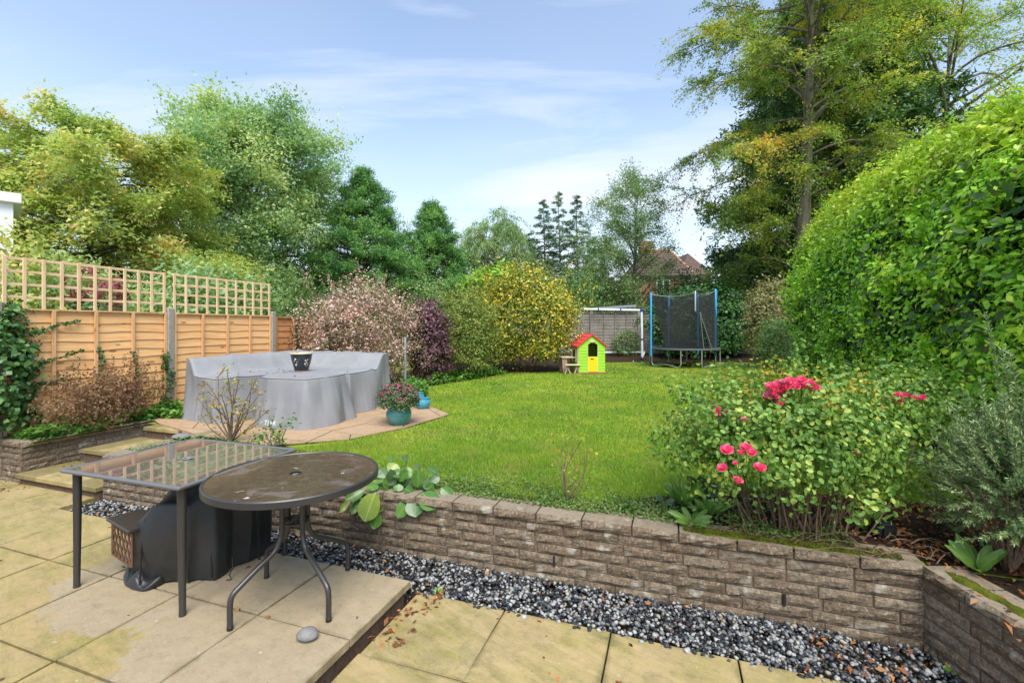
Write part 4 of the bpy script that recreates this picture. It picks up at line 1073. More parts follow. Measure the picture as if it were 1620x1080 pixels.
# ================================================================== POTS
def pot(name, label, prof, loc, m, n=40, rim=None):
    t = thing(name, label, 'pot', loc); b = MB(); b.lathe(prof, n); put('bowl', b, m, t, local=True, smooth=50); return t
def bowlprof(R0, H0):
    return [(.001, .0), (R0 * .66, .0), (R0 * .72, H0 * .05), (R0 * .90, H0 * .28), (R0 * 1.0, H0 * .55), (R0 * .98, H0 * .74), (R0 * .88, H0 * .87), (R0 * .86, H0 * .92), (R0 * .93, H0 * .97), (R0 * .93, H0), (R0 * .84, H0), (R0 * .80, H0 * .93), (R0 * .88, H0 * .6), (R0 * .6, H0 * .2), (.001, H0 * .2)]
pl = G(631, 671)
cp = pot('chrysanthemum_pot', 'turquoise glazed bowl pot holding the dark pink chrysanthemum ball', bowlprof(.163, .225), pl, M['turq'])
b = MB(); b.lathe([(.001, .195), (.135, .195)], 24); put('compost', b, M['soil'], cp, local=True)
pl2 = G(669, 646)
p2 = pot('glazed_pot', 'empty blue bowl pot nearest the lawn, behind the chrysanthemum', bowlprof(.118, .165), pl2, M['blueglaze'])
pl3 = G(664, 636.5)
p3 = pot('glazed_pot', 'second blue bowl pot, half hidden behind the other small blue one', bowlprof(.105, .155), pl3 + Vector((-.05, .1, 0)), M['blueglaze'])
zc = ZL + .618
py_ = FPX * (CAMZ - zc) / (587 - HOR); pd = Vector(((477 - 810) / FPX * py_, py_, zc))
dp = pot('planter_pot', 'tall dark glazed pot painted with pale blossom, standing on the grey cover', [(.001, 0), (.088, 0), (.092, .01), (.115, .09), (.138, .18), (.147, .235), (.149, .25), (.16, .255), (.163, .268), (.158, .275), (.140, .275), (.135, .24), (.001, .23)], pd, M['darkglaze'])
b = MB(); b.lathe([(.1495, .251), (.161, .256), (.1645, .268), (.159, .277), (.139, .277), (.137, .262)], 40); put('rim', b, M['cream'], dp, local=True, smooth=50)
b = MB(); b.lathe([(.086, .001), (.0905, .001), (.0945, .012), (.091, .014)], 32); put('foot_ring', b, M['terracotta'], dp, local=True, smooth=50)
rr = random.Random(5)
def on_pot(az, z):
    rad = .0925 + (.147 - .092) * min(1, (z / .235)) ** .8 + .0025
    return Vector((rad * math.cos(az), rad * math.sin(az), z)), Vector((math.cos(az), math.sin(az), -.15)).normalized()
dcam = math.atan2(-pd.y, -pd.x)
for az, z, s in ((-.62, .185, .019), (-.60, .105, .017), (-.78, .155, .010), (-.50, .14, .008), (.42, .165, .016), (.55, .135, .014), (.36, .115, .015), (.62, .175, .012), (.70, .105, .010), (.48, .090, .008)):
    c_, n_ = on_pot(dcam + az, z); u_ = Vector((-n_.y, n_.x, 0)).normalized(); w_ = n_.cross(u_); b = MB(); vs_ = [c_ + n_ * .002]
    for k in range(20):
        rr_ = s * (1 if k % 4 in (0, 1, 3) else .55) * (.85 + .15 * math.cos(k)); a = 2 * PI * k / 20; vs_.append(c_ + n_ * .0015 + u_ * math.cos(a) * rr_ + w_ * math.sin(a) * rr_)
    b.add(vs_, [(0, k + 1, (k + 1) % 20 + 1) for k in range(20)]); put('painted_blossom', b, M['pale_petal'], dp, local=True)
for s_, zs in ((-1, (.06, .20)), (1, (.07, .19))):
    b = MB(); pts = [on_pot(dcam + s_ * (.68 - .12 * k), zs[0] + (zs[1] - zs[0]) * k / 4)[0] for k in range(5)]; b.tube(pts, .0022, 4); put('painted_stem', b, M['terracotta'], dp, local=True)
rock('yellow_leaf_clump', 'dry yellow leaf lying on the rim of the dark glazed pot', 'leaf', pd + Vector((-.07, .01, .272)), (.022, .014, .012), M['yellow_dry'] if 'yellow_dry' in M else mat('yellow_dry', (.55, .33, .05), .8), 2, 2)

# ================================================================== CLOTHES POST
cpz = G(641, 618)
b = MB(); b.lathe([(.001, -.02), (.030, -.02), (.030, 1.05), (.027, 1.065), (.001, 1.07)], 14, tuple(cpz)); 
o = put('metal_post', b, M['galv'], None, smooth=50); tag(o, 'plain grey metal post standing in front of the pink-tinged bush', 'post')

# ================================================================== PLAYHOUSE
ph_loc = G(911.5, 590); 
ph = thing('playhouse', 'small lime green plastic playhouse with red roof and yellow half door', 'playhouse', (ph_loc.x + .375, ph_loc.y + .44, ZL - .005), R(8))
pw, pd_, pe, pa_ = .375, .43, .755, 1.035      # half width, half depth, eaves, apex
def wallpart(name, polys, y0, y1, m):          # polygons in the x,z plane, extruded along y
    b = MB()
    for poly in polys:
        n = len(poly); b.add([(x, y0, z) for x, z in poly] + [(x, y1, z) for x, z in poly], [tuple(range(n)), tuple(range(2 * n - 1, n - 1, -1))] + [((k + 1) % n, k, n + k, n + (k + 1) % n) for k in range(n)])
    return b
def laps(x0, x1, z0, z1, y, nx, out_, n=None, slope=None):
    """moulded clapboards: stepped boards on a wall (out_: outward direction as (x, y))"""
    pitch = .084; k = 0; z = z0; res = []
    while z < z1 - .01:
        res.append((z, min(z + pitch, z1))); z += pitch
    return res
dw = .150                                       # half door opening
dxo = .02
for (x0, x1) in ((-pw, dxo - dw), (dxo + dw, pw)):
    for z0_, z1_ in laps(x0, x1, .03, pe, 0, 0, 0):
        b = MB(); b.add([(x0, -pd_ - .013, z0_), (x1, -pd_ - .013, z0_), (x1, -pd_ - .006, z1_), (x0, -pd_ - .006, z1_), (x0, -pd_ + .02, z0_), (x1, -pd_ + .02, z0_), (x1, -pd_ + .02, z1_), (x0, -pd_ + .02, z1_)], [(0, 1, 2, 3), (7, 6, 5, 4), (1, 0, 4, 5), (3, 2, 6, 7), (0, 3, 7, 4), (2, 1, 5, 6)])
        put('wall_board', b, M['lime'], ph, local=True)
scal = [(dxo - dw, .80)]
for k in range(0, 13): u_ = k / 12; scal.append((dxo - dw + 2 * dw * u_, .80 + .055 * math.sin(u_ * PI) - .020 * abs(math.sin(u_ * PI * 3))))
gab = [(-pw, pe), ] + [(dxo - dw, pe)] + scal[1:] + [(dxo + dw, pe), (pw, pe), (0, pa_)]
b = wallpart('', [[(-pw, pe), (dxo - dw, pe)] + [(dxo - dw, .80)] + scal[1:-1] + [(dxo + dw, .80), (dxo + dw, pe), (pw, pe), (0.0, pa_)]], -pd_ - .008, -pd_ + .02, None); put('gable', b, M['lime'], ph, local=True)
b = wallpart('', [[(-pw, 0.02), (pw, .02), (pw, pe), (0, pa_), (-pw, pe)]], pd_ - .02, pd_, None); put('back_wall', b, M['lime'], ph, local=True)
b = MB(); b.box((pw - .01, 0, .39), (.022, pd_ * 2 - .05, .73)); put('side_wall', b, M['lime'], ph, local=True)
b = MB()
for (y, w_) in ((-pd_ + .12, .20), (pd_ - .12, .20)): b.box((-pw + .01, y, .39), (.022, w_, .73))
b.box((-pw + .01, 0, .16), (.020, pd_ * 2 - .4, .30)); b.box((-pw + .01, 0, .72), (.020, pd_ * 2 - .4, .10)); put('side_wall', b, M['lime'], ph, local=True)
b = MB()   # cream window surround, arched
arch = [(-.20, .30), (-.20, .60)] + [(-.20 * math.cos(a), .60 + .08 * math.sin(a)) for a in [PI * k / 8 for k in range(1, 8)]] + [(.20, .60), (.20, .30)]
for k in range(len(arch) - 1): b.tube([(-pw - .006, arch[k][0], arch[k][1]), (-pw - .006, arch[k + 1][0], arch[k + 1][1])], .028, 6)
wf = put('window_frame', b, M['creamp'], ph, local=True)
b = MB(); b.box((-pw - .012, -pd_ + .06, .39), (.03, .10, .70), bev=.006); b.box((-pw - .012, pd_ - .08, .39), (.03, .10, .70), bev=.006); put('corner_trim', b, M['creamp'], ph, local=True)
b = MB(); b.box((0, 0, .012), (pw * 2 + .10, pd_ * 2 + .1, .03), bev=.008); put('base', b, M['brownp'], ph, local=True)
b = MB(); b.box((dxo, -pd_ - .012, .245), (dw * 2 - .01, .030, .42), bev=.008)
for x in (-.05, .05): b.box((dxo + x * 1.4, -pd_ - .030, .22), (.012, .008, .30))
door = put('door', b, M['yellowp'], ph, local=True)
b = MB(); b.box((dxo - .02, -pd_ - .030, .395), (.10, .016, .022), bev=.006); put('handle', b, M['blackp'], door, local=True)
b = MB()
for s in (-1, 1): b.box((dxo + s * (dw - .006), -pd_ - .006, .41), (.016, .04, .78))
put('door_frame', b, M['creamp'], ph, local=True)
b = MB(); b.lathe([(.001, -.008), (.05, -.006), (.05, .006), (.001, .008)], 14); o = put('ornament', b, M['creamp'], ph, local=True); o.matrix_local = Matrix.Translation((0.01, -pd_ - .012, .885)) @ Matrix.Rotation(R(90), 4, 'X') @ Matrix.Diagonal((1.5, .8, 1, 1))
for s in (-1, 1):   # roof halves, moulded as overlapping tile rows
    rows = 4
    for k in range(rows):
        u0, u1 = k / rows, (k + 1) / rows
        ex, ez = s * (pw + .055), pe - .035; rx, rz_ = 0, pa_ + .022
        xa, za = ex + (rx - ex) * u0, ez + (rz_ - ez) * u0; xb, zb2 = ex + (rx - ex) * (u1 + .02 * (k < rows - 1)), ez + (rz_ - ez) * (u1 + .02 * (k < rows - 1))
        yy = pd_ + .05; th = .020 + .010; b = MB()
        vs_ = [(xa, -yy, za), (xa, yy, za), (xb, yy, zb2 - .012), (xb, -yy, zb2 - .012), (xa + s * .004, -yy, za + th), (xa + s * .004, yy, za + th), (xb + s * .002, yy, zb2 + .016), (xb + s * .002, -yy, zb2 + .016)]
        b.add(vs_, [(0, 1, 2, 3), (7, 6, 5, 4), (1, 0, 4, 5), (3, 2, 6, 7), (0, 3, 7, 4), (2, 1, 5, 6)]); put('roof_tile_row', b, M['redp'], ph, local=True)
b = MB(); b.tube([(0, -pd_ - .05, pa_ + .034), (0, pd_ + .05, pa_ + .034)], .018, 6); put('ridge', b, M['redp'], ph, local=True)
# its little picnic table and stool
b = MB(); b.box((-pw - .235, .02, .425), (.40, .50, .030), bev=.008); put('table_top', b, M['creamp'], ph, local=True)
for y in (-.17, .20):
    b = MB(); b.add([(-pw - .38, y - .02, 0), (-pw - .24, y - .02, 0), (-pw - .27, y - .02, .41), (-pw - .41, y - .02, .41), (-pw - .38, y + .02, 0), (-pw - .24, y + .02, 0), (-pw - .27, y + .02, .41), (-pw - .41, y + .02, .41)], [(0, 1, 2, 3), (7, 6, 5, 4), (1, 0, 4, 5), (3, 2, 6, 7), (0, 3, 7, 4), (2, 1, 5, 6)]); put('table_leg', b, M['pinkp'], ph, local=True)
b = MB(); b.box((-pw - .17, -.40, .235), (.42, .20, .030), bev=.010); put('bench_seat', b, M['creamp'], ph, local=True)
for x in (-pw - .31, -pw - .04):
    for s in (-1, 1):
        b = MB(); b.tube(catmull([(x, -.40, .225), (x + s * .025, -.41, .13), (x + s * .05, -.43, .05), (x + s * .08, -.44, .0)], 4), [.028] * 6 + [.022] * 7, 6); put('bench_leg', b, M['pinkp'], ph, local=True)

# ================================================================== GOAL FRAME
gY = 17.3
gl = thing('goal_frame', 'white tubular football goal frame with blue corner joints, by the grey fence', 'goal', (3.7, gY, ZL))
A0 = P(917, 489, gY); B0 = P(1015, 491, gY); Bf = P(1016, 567, gY); Bf.z = max(Bf.z, ZL + .02)
Bb = P(1019, 557, 18.2); Ab = P(930, 557.5, 18.2); Af = Vector((A0.x, gY, ZL + .03)); Ab2 = P(920, 558, 18.2)
def pole(p, q, r, m, nm, nb=8):
    b = MB(); b.tube([p, q], r, nb); return put(nm, b, m, gl, smooth=60)
pole(A0, B0, .045, M['white_tube'], 'crossbar'); pole(B0, Bf, .045, M['white_tube'], 'post'); pole(A0 + Vector((.02, 0, 0)), P(924, 566, gY), .035, M['galv'], 'post')
pole(B0 + Vector((.04, .05, 0)), Bb, .03, M['galv'], 'stay'); pole(P(911, 497, gY + .1), P(909, 560, 18.0), .03, M['white_tube'], 'stay')
pole(Bb + Vector((0, -.05, .02)), Bf + Vector((.03, .05, .06)), .035, M['white_tube'], 'ground_bar'); pole(Ab2, Bb + Vector((-.05, 0, 0)), .035, M['white_tube'], 'ground_bar')
TBa, TBb = P(938, 488.5, 18.3), P(1006, 483.5, 18.3); b = MB(); b.box((TBa + TBb) / 2, ((TBb - TBa).length, .05, .09), M=Matrix.Rotation(-math.atan2(TBb.z - TBa.z, TBb.x - TBa.x), 4, 'Y')); put('top_rail', b, M['galv'], gl)
pole(TBa, P(918, 490, gY + .1), .03, M['galv'], 'stay')
for p, s in ((B0, .075), (B0 + Vector((.06, .02, -.05)), .05), (Bf + Vector((0, 0, .03)), .055), (A0, .05), (Bb, .05)):
    b = MB(); b.box(p, (s * 2.2, s * 1.6, s * 1.5), bev=s * .4); put('corner_joint', b, M['navy'], gl)
for u_ in (.30, .66):
    b = MB(); q = A0.lerp(B0, u_); b.box(q, (.05, .10, .10)); put('clip', b, M['navy'], gl)
b = MB(); b.box(B0.lerp(Bf, .6), (.10, .10, .05)); put('clip', b, M['navy'], gl)
nb_ = MB()
for k in range(27):
    u_ = k / 26; nb_.tube([A0.lerp(B0, u_) + Vector((0, .05, 0)), Ab2.lerp(Bb, u_)], .0022, 3, False)
for k in range(16):
    u_ = (k + .5) / 16; nb_.tube([A0.lerp(Ab2, u_), B0.lerp(Bb, u_)], .0022, 3, False)
put('net', nb_, M['blackp'], gl)

# ================================================================== TRAMPOLINE
tY = 15.2; tX = (1082 - 810) / FPX * tY; RB = 1.075; ZT = CAMZ - (550 - HOR) / FPX * tY
tr_ = thing('trampoline', 'round trampoline with black safety net and blue sleeved poles at the end of the lawn', 'trampoline', (tX, tY, ZL - .01)); O = Vector((tX, tY, 0))
ring = lambda r, z, n=48: [O + Vector((r * math.cos(2 * PI * k / n), r * math.sin(2 * PI * k / n), z)) for k in range(n + 1)]
b = MB(); b.tube(ring(RB, ZT), .022, 8, False); put('frame_ring', b, M['galv'], tr_, smooth=60)
b = MB(); b.lathe([(RB * .86, ZT + .012), (RB + .03, ZT + .020), (RB + .035, ZT - .03), (RB + .02, ZT - .035)], 48, (tX, tY, 0)); put('edge_pad', b, mat('pad_grey', (.09, .10, .11), .5), tr_, smooth=50)
b = MB(); b.lathe([(.001, ZT - .02), (RB * .5, ZT - .012), (RB * .87, ZT)], 40, (tX, tY, 0)); put('jumping_mat', b, M['blackp'], tr_)
for a0_ in (-62, 25, 118, 205):      # w-shaped legs
    a_, c_ = R(a0_ - 20), R(a0_ + 40); pA, pB = O + Vector((RB * math.cos(a_), RB * math.sin(a_), ZT)), O + Vector((RB * math.cos(c_), RB * math.sin(c_), ZT)); g0 = ZL + .012
    pts = [pA, pA * 1 + Vector((0, 0, 0)) * 0]
    pA2, pB2 = pA.copy(), pB.copy(); pA2.z = pB2.z = g0; mid = (pA2 + pB2) / 2; mid.z = g0 + .07
    path = catmull([pA, pA.lerp(pA2, .6), pA2 + Vector((0, 0, .10)), pA2.lerp(mid, .18), pA2.lerp(mid, .6) + Vector((0, 0, .005)), mid, pB2.lerp(mid, .6) + Vector((0, 0, .005)), pB2.lerp(mid, .18), pB2 + Vector((0, 0, .10)), pB.lerp(pB2, .6), pB], 5)
    b = MB(); b.tube(path, .020, 7); put('leg', b, M['galv'], tr_, smooth=60)
tops = []
def pole_px(px, ptop, m, nm, y, z0=ZT - .25, r=.030):
    x = (px - 810) / FPX * y; z1 = CAMZ + (HOR - ptop) / FPX * y; b = MB(); b.lathe([(.001, z0), (r, z0), (r, z1 - .02), (r * .6, z1), (.001, z1 + .005)], 10, (x, y, 0)); put(nm, b, m, tr_, smooth=50); return Vector((x, y, z1))
q1 = pole_px(1030, 463, M['bluefoam'], 'net_pole', tY - .25); q2 = pole_px(1132, 457, M['bluefoam'], 'net_pole', tY - .25, r=.036); q3 = pole_px(1104, 466, M['bluefoam'], 'net_pole', tY + 1.05); q4 = pole_px(1058, 468, M['bluefoam'], 'net_pole', tY + 1.05)
q5 = pole_px(1100, 460, M['galv'], 'net_pole', tY - 1.03, z0=CAMZ - (492 - HOR) / FPX * (tY - 1.03), r=.028)
top = [q1, q5, q2, q3, q4]
bot = [O + Vector((-.70, -.30, ZT)), O + Vector((.38, -.95, ZT)), O + Vector((1.0, -.28, ZT)), O + Vector((.42, .9, ZT)), O + Vector((-.40, .9, ZT))]
V5 = []; F5 = []; nc, nrw = 26, 22; tot = nc * 5
for i in range(nrw + 1):
    v_ = i / nrw
    for s in range(5):
        A1, B1, A2, B2 = top[s], top[(s + 1) % 5], bot[s], bot[(s + 1) % 5]
        for k in range(nc):
            u_ = k / nc; pt = A1.lerp(B1, u_) - Vector((0, 0, .05 + .10 * math.sin(u_ * PI))); pb = A2.lerp(B2, u_); V5.append(pt.lerp(pb, v_ + 0 * u_) + (O - pt).normalized() * .05 * math.sin(u_ * PI) * Vector((1, 1, 0)).length * 0)
for i in range(nrw):
    for j in range(tot):
        s, k = divmod(j, nc); v_ = (i + .5) / nrw
        if v_ > .36:   # the open slit beside the front pole
            hwid = (v_ - .36) * .16
            if (s == 0 and k / nc > 1 - hwid) or (s == 1 and k / nc < hwid): continue
        jn = (j + 1) % tot; F5.append((i * tot + j, (i + 1) * tot + j, (i + 1) * tot + jn, i * tot + jn))
b = MB(); b.add(V5, F5); put('safety_net', b, M['net'], tr_)
b = MB()
for s_ in (-1, 1):
    mid_ = q5.lerp(bot[1], .36) + Vector((0, -.01, 0)); e_ = bot[1] + Vector((s_ * .12, 0, .02)); b.tube([mid_, e_], .011, 5)
for s in range(5):
    b.tube([top[s].lerp(top[(s + 1) % 5], k / 8) - Vector((0, 0, .05 + .10 * math.sin(k / 8 * PI))) for k in range(9)], .009, 5)
put('net_edge', b, M['galv'], tr_)
b = MB(); b.lathe([(.001, 0), (.33, 0), (.36, .03), (.34, .06), (.001, .05)], 20, (tX - .45, tY + .1, ZL)); o = put('black_disc', b, M['blackp'], None, smooth=50); tag(o, 'flat black round tray lying on the ground beneath the trampoline', 'tray')

# ================================================================== GARDEN FLOODLIGHT
lp = G(1394, 846); lp.z = ZL
gl2 = thing('garden_light', 'black plastic garden floodlight sitting in the flower bed under the rose bush', 'garden light', lp, R(15))
b = MB(); b.add([(-.055, -.035, .0), (.050, -.045, .0), (.060, -.055, .075), (-.045, -.03, .098), (-.06, .045, .0), (.05, .045, .0), (.055, .035, .085), (-.05, .04, .105)], [(0, 1, 2, 3), (5, 4, 7, 6), (4, 0, 3, 7), (1, 5, 6, 2), (3, 2, 6, 7), (1, 0, 4, 5)])
o = put('housing', b, mat('dark_gloss', (.012, .012, .018), .18), gl2, local=True)
bv = o.modifiers.new('bevel', 'BEVEL'); bv.width = .014; bv.segments = 3
b = MB(); b.add([(-.042, -.046, .012), (.040, -.054, .012), (.046, -.064, .062), (-.034, -.046, .076)], [(0, 1, 2, 3)]); put('lens', b, mat('lens', (.02, .02, .02), .05), gl2, local=True)
b = MB(); b.tube(catmull([(.06, -.0, .05), (.085, 0, .06), (.085, 0, .01), (.08, .0, -.02)], 4), .009, 6); put('bracket', b, M['blackp'], gl2, local=True)

# ================================================================== HOUSES
m = mat('red_brick', rough=0.9); t = NT(m); br = t.n('ShaderNodeTexBrick'); t.l(t.pos((1, 1, 1)), br.inputs[0]); M['brick'] = m
vv_ = t.n('ShaderNodeVectorRotate'); vv_.rotation_type = 'X_AXIS'; t.l(t.n('ShaderNodeNewGeometry').outputs['Position'], vv_.inputs[0]); vv_.inputs['Angle'].default_value = R(-90); t.l(vv_.outputs[0], br.inputs[0])
br.inputs['Color1'].default_value = (.36, .13, .075, 1); br.inputs['Color2'].default_value = (.28, .095, .06, 1); br.inputs['Mortar'].default_value = (.35, .30, .25, 1); br.inputs['Scale'].default_value = 4.4
t.col(br.outputs[0])
m = mat('roof_tiles', rough=0.9); t = NT(m); g = t.noise(t.pos(), 5, 5, .7); t.col(t.ramp(g, [(0.3, (.075, .05, .04)), (0.7, (.13, .085, .068))])); M['rooftile'] = m
M['white_paint'] = mat('white_paint', (.78, .79, .80), .5)
M['pane'] = mat('window_pane', (.03, .035, .04), .05)
HY = 34.0
hs_ = thing('brick_house', 'distant red brick house with a brown tiled hipped roof, seen between the far trees', 'house', (11.6, HY + 3, 0))
x0, x1 = (1008 - 810) / FPX * HY, (1098 - 810) / FPX * HY; ez = CAMZ + (HOR - 434) / FPX * HY; az_ = CAMZ + (HOR - 386) / FPX * HY
b = MB(); b.box(((x0 + x1) / 2, HY + 3.2, ez / 2), (x1 - x0 - .5, 6, ez)); put('wall', b, M['brick'], hs_)
rx0, rx1 = (1050 - 810) / FPX * (HY + 2), (1068 - 810) / FPX * (HY + 2)
nrow = 11
for face in range(4):
    cor = [((x0 - .1, HY), (x1 + .15, HY), (rx1, HY + 3.2), (rx0 - 1.2, HY + 3.2)), ((x1 + .15, HY), (x1 + .15, HY + 6.4), (rx1, HY + 3.2), (rx1, HY + 3.2)), ((x1 + .15, HY + 6.4), (x0 - .1, HY + 6.4), (rx0 - 1.2, HY + 3.2), (rx1, HY + 3.2)), ((x0 - .1, HY + 6.4), (x0 - .1, HY), (rx0 - 1.2, HY + 3.2), (rx0 - 1.2, HY + 3.2))][face]
    b = MB(); L0_, R0_, R1_, L1_ = [Vector((*q, 0)) for q in cor]; L0_.z = R0_.z = ez - .1; R1_.z = L1_.z = az_
    for k in range(nrow):
        u0, u1 = k / nrow, (k + 1) / nrow; up_ = Vector((0, 0, .05)); p = [L0_.lerp(L1_, u0) + up_, R0_.lerp(R1_, u0) + up_, R0_.lerp(R1_, u1), L0_.lerp(L1_, u1), L0_.lerp(L1_, u0), R0_.lerp(R1_, u0)]; b.add(p, [(0, 1, 2, 3), (4, 5, 1, 0)])
    put('roof', b, M['rooftile'], hs_)
b = MB(); b.tube([(x1 + .15, HY, ez - .05), (rx1, HY + 3.2, az_ + .05)], .08, 6); b.tube([(rx0 - 1.2, HY + 3.2, az_ + .05), (rx1, HY + 3.2, az_ + .05)], .11, 6); put('ridge_tiles', b, M['terracotta'], hs_)
b = MB(); b.box(((x0 + x1) / 2, HY + .02, ez - .16), (x1 - x0 + .2, .12, .2)); put('gutter', b, M['blackp'], hs_)
wx = (1062 - 810) / FPX * HY
b = MB(); b.box((wx - .55, HY + .15, ez - 1.3), (1.0, .12, 1.9)); wf_ = put('window', b, M['white_paint'], hs_)
for s_ in (-1, 1): b = MB(); b.box((wx - .55 + s_ * .235, HY + .08, ez - 1.3), (.38, .03, 1.7)); put('pane', b, M['pane'], wf_)
b = MB(); b.box(((1062 - 810) / FPX * HY - .1, HY - .1, ez - 3.0), (.95, .4, .16)); put('canopy', b, M['redp'], hs_)
ch = MB(); cx = (1022 - 810) / FPX * (HY + 3); ch.box((cx, HY + 3.2, az_ - .1), (.9, .7, 1.7)); put('chimney', ch, M['brick'], hs_)
h2 = thing('brick_house', 'tan gabled roof end just right of the hipped roof, further off', 'house', (15.5, 44, 0))
gx = (1098 - 810) / FPX * 44; gz = CAMZ + (HOR - 398) / FPX * 44
b = MB(); b.prism([(gx - 1.2, 44), (gx + 1.6, 44), (gx + 1.6, 50), (gx - 1.2, 50)], 0, gz - 2.2); put('wall', b, M['brick'], h2)
b = MB(); b.add([(gx - 1.4, 43.8, gz - 2.2), (gx + 1.8, 43.8, gz - 2.2), (gx - .2, 45, gz), (gx - 1.4, 50, gz - 2.2), (gx + 1.8, 50, gz - 2.2), (gx - .2, 48, gz)], [(0, 1, 2), (1, 4, 5, 2), (4, 3, 5), (3, 0, 2, 5)]); put('roof', b, M['rooftile'], h2)
# white house at the left edge of the view
HX = (21 - 810) / FPX * 7.9
wh = thing('white_house', 'corner of a white rendered house with flat fascia, left edge beyond the fence', 'house', (HX, 7.9, 0), R(47))
zt_ = CAMZ + (HOR - 322) / FPX * 7.9
b = MB(); b.box((-3, 2, zt_ / 2), (6, 4, zt_)); put('wall', b, M['white_paint'], wh, local=True)
b = MB(); b.box((-2.95, 1.95, zt_ + .08), (6.1, 4.1, .16), bev=.01); put('fascia', b, M['white_paint'], wh, local=True)
b = MB(); b.box((-1.0, -.015, zt_ - .9), (1.1, .03, .8)); w_ = put('window', b, M['white_paint'], wh, local=True); b = MB(); b.box((-1.0, -.035, zt_ - .9), (.95, .02, .66)); o = put('pane', b, M['pane'], w_, local=True)
# small black-roofed shed beyond the fence
sc_ = P(505, 470, 13.0)
sd_ = thing('garden_shed', 'tiny black-gabled wooden shed roof peeping over the fence beside the pink bush', 'shed', (sc_.x + .3, 13.3, ZL))
zr = CAMZ + (HOR - 464) / FPX * 13
b = MB(); b.add([(sc_.x - .32, 13, zr - .32), (sc_.x + .32, 13, zr - .32), (sc_.x - .0, 13, zr), (sc_.x + 1.2 - .32, 14.2, zr - .32), (sc_.x + 1.2 + .32, 14.2, zr - .32), (sc_.x + 1.2, 14.2, zr)], [(0, 1, 2), (1, 4, 5, 2), (4, 3, 5), (3, 0, 2, 5)]); put('roof', b, M['blackp'], sd_)
b = MB(); b.box((sc_.x + .55, 13.6, (zr - .33 + ZL) / 2), (1.2, .9, zr - .33 - ZL)); put('wall', b, M['fence_old'], sd_)
# ================================================================== PLANT MATERIALS
g_ = lambda *s: list(s)
LM = {}
LM['cherry'] = leafmat('cherry_leaf', [(0.15, (0.226, 0.344, 0.078)), (0.45, (0.371, 0.463, 0.118)), (0.68, (0.544, 0.530, 0.164)), (0.90, (0.851, 0.521, 0.242))], 0.38, 0.8, 0.45)
LM['ash'] = leafmat('ash_leaf', [(0.2, (0.184, 0.314, 0.142)), (0.5, (0.292, 0.445, 0.205)), (0.8, (0.587, 0.631, 0.264))], 0.38, 0.6, 0.4)
LM['conifer'] = leafmat('cypress_spray', [(0.2, (0.051, 0.141, 0.044)), (0.5, (0.103, 0.263, 0.062)), (0.8, (0.241, 0.432, 0.091))], 0.18, 1.3, 0.4)
LM['conifer2'] = leafmat('dark_conifer_spray', [(0.2, (0.049, 0.108, 0.040)), (0.6, (0.090, 0.184, 0.057)), (0.9, (0.167, 0.256, 0.072))], 0.15, 0.8, 0.5)
LM['deodar'] = leafmat('cedar_needle', [(0.2, (0.082, 0.154, 0.082)), (0.7, (0.154, 0.252, 0.118)), (0.9, (0.234, 0.306, 0.126))], 0.15, 0.8, 0.5)
LM['willow'] = leafmat('willow_leaf', [(0.2, (0.144, 0.260, 0.084)), (0.6, (0.243, 0.368, 0.131)), (0.9, (0.380, 0.440, 0.178))], 0.35, 0.6, 0.5)
LM['feather'] = leafmat('acacia_leaf', [(0.2, (0.130, 0.234, 0.088)), (0.6, (0.237, 0.355, 0.128)), (0.9, (0.407, 0.468, 0.177))], 0.35, 0.9, 0.5)
LM['beech'] = leafmat('lime_leaf', [(0.15, (0.114, 0.205, 0.046)), (0.45, (0.209, 0.327, 0.060)), (0.66, (0.381, 0.441, 0.076)), (0.80, (0.694, 0.564, 0.095)), (0.95, (0.924, 0.450, 0.095))], 0.40, 0.42, 0.35)
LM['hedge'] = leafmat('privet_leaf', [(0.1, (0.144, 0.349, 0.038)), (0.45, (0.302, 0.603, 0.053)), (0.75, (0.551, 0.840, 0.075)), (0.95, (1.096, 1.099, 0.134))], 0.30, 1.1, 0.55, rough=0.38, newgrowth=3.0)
LM['climber'] = leafmat('climber_leaf', [(0.1, (0.055, 0.125, 0.035)), (0.6, (0.12, 0.22, 0.055)), (0.95, (0.24, 0.33, 0.10))], 0.22, 1.5, 0.6, rough=0.35)
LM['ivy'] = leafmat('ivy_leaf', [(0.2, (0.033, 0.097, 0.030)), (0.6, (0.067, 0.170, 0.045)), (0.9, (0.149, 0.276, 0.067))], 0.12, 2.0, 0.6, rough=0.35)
LM['euonymus'] = leafmat('variegated_leaf', [(0.0, (0.054, 0.115, 0.021)), (0.40, (0.121, 0.206, 0.029)), (0.52, (0.435, 0.399, 0.046)), (0.85, (0.724, 0.567, 0.081))], 0.22, 1.3, 0.75, rough=0.4)
LM['vine'] = leafmat('fig_leaf', [(0.2, (0.166, 0.346, 0.040)), (0.8, (0.331, 0.518, 0.066))], 0.35, 1.4, 0.5)
LM['olive'] = leafmat('olive_shrub_leaf', [(0.2, (0.127, 0.195, 0.037)), (0.6, (0.263, 0.320, 0.074)), (0.9, (0.434, 0.406, 0.106))], 0.3, 2.0, 0.5)
LM['purple'] = leafmat('purple_leaf', [(0.2, (0.075, 0.035, 0.047)), (0.6, (0.161, 0.082, 0.102)), (0.9, (0.321, 0.164, 0.180))], 0.15, 2.0, 0.5, tcol=(1.3, .8, .8))
LM['abelia'] = leafmat('pink_tinged_leaf', [(0.1, (0.069, 0.121, 0.034)), (0.36, (0.167, 0.201, 0.069)), (0.46, (0.460, 0.287, 0.218)), (0.70, (0.644, 0.414, 0.356)), (0.95, (0.805, 0.621, 0.529))], 0.22, 1.8, 0.8, tcol=(1.2, 1, .8))
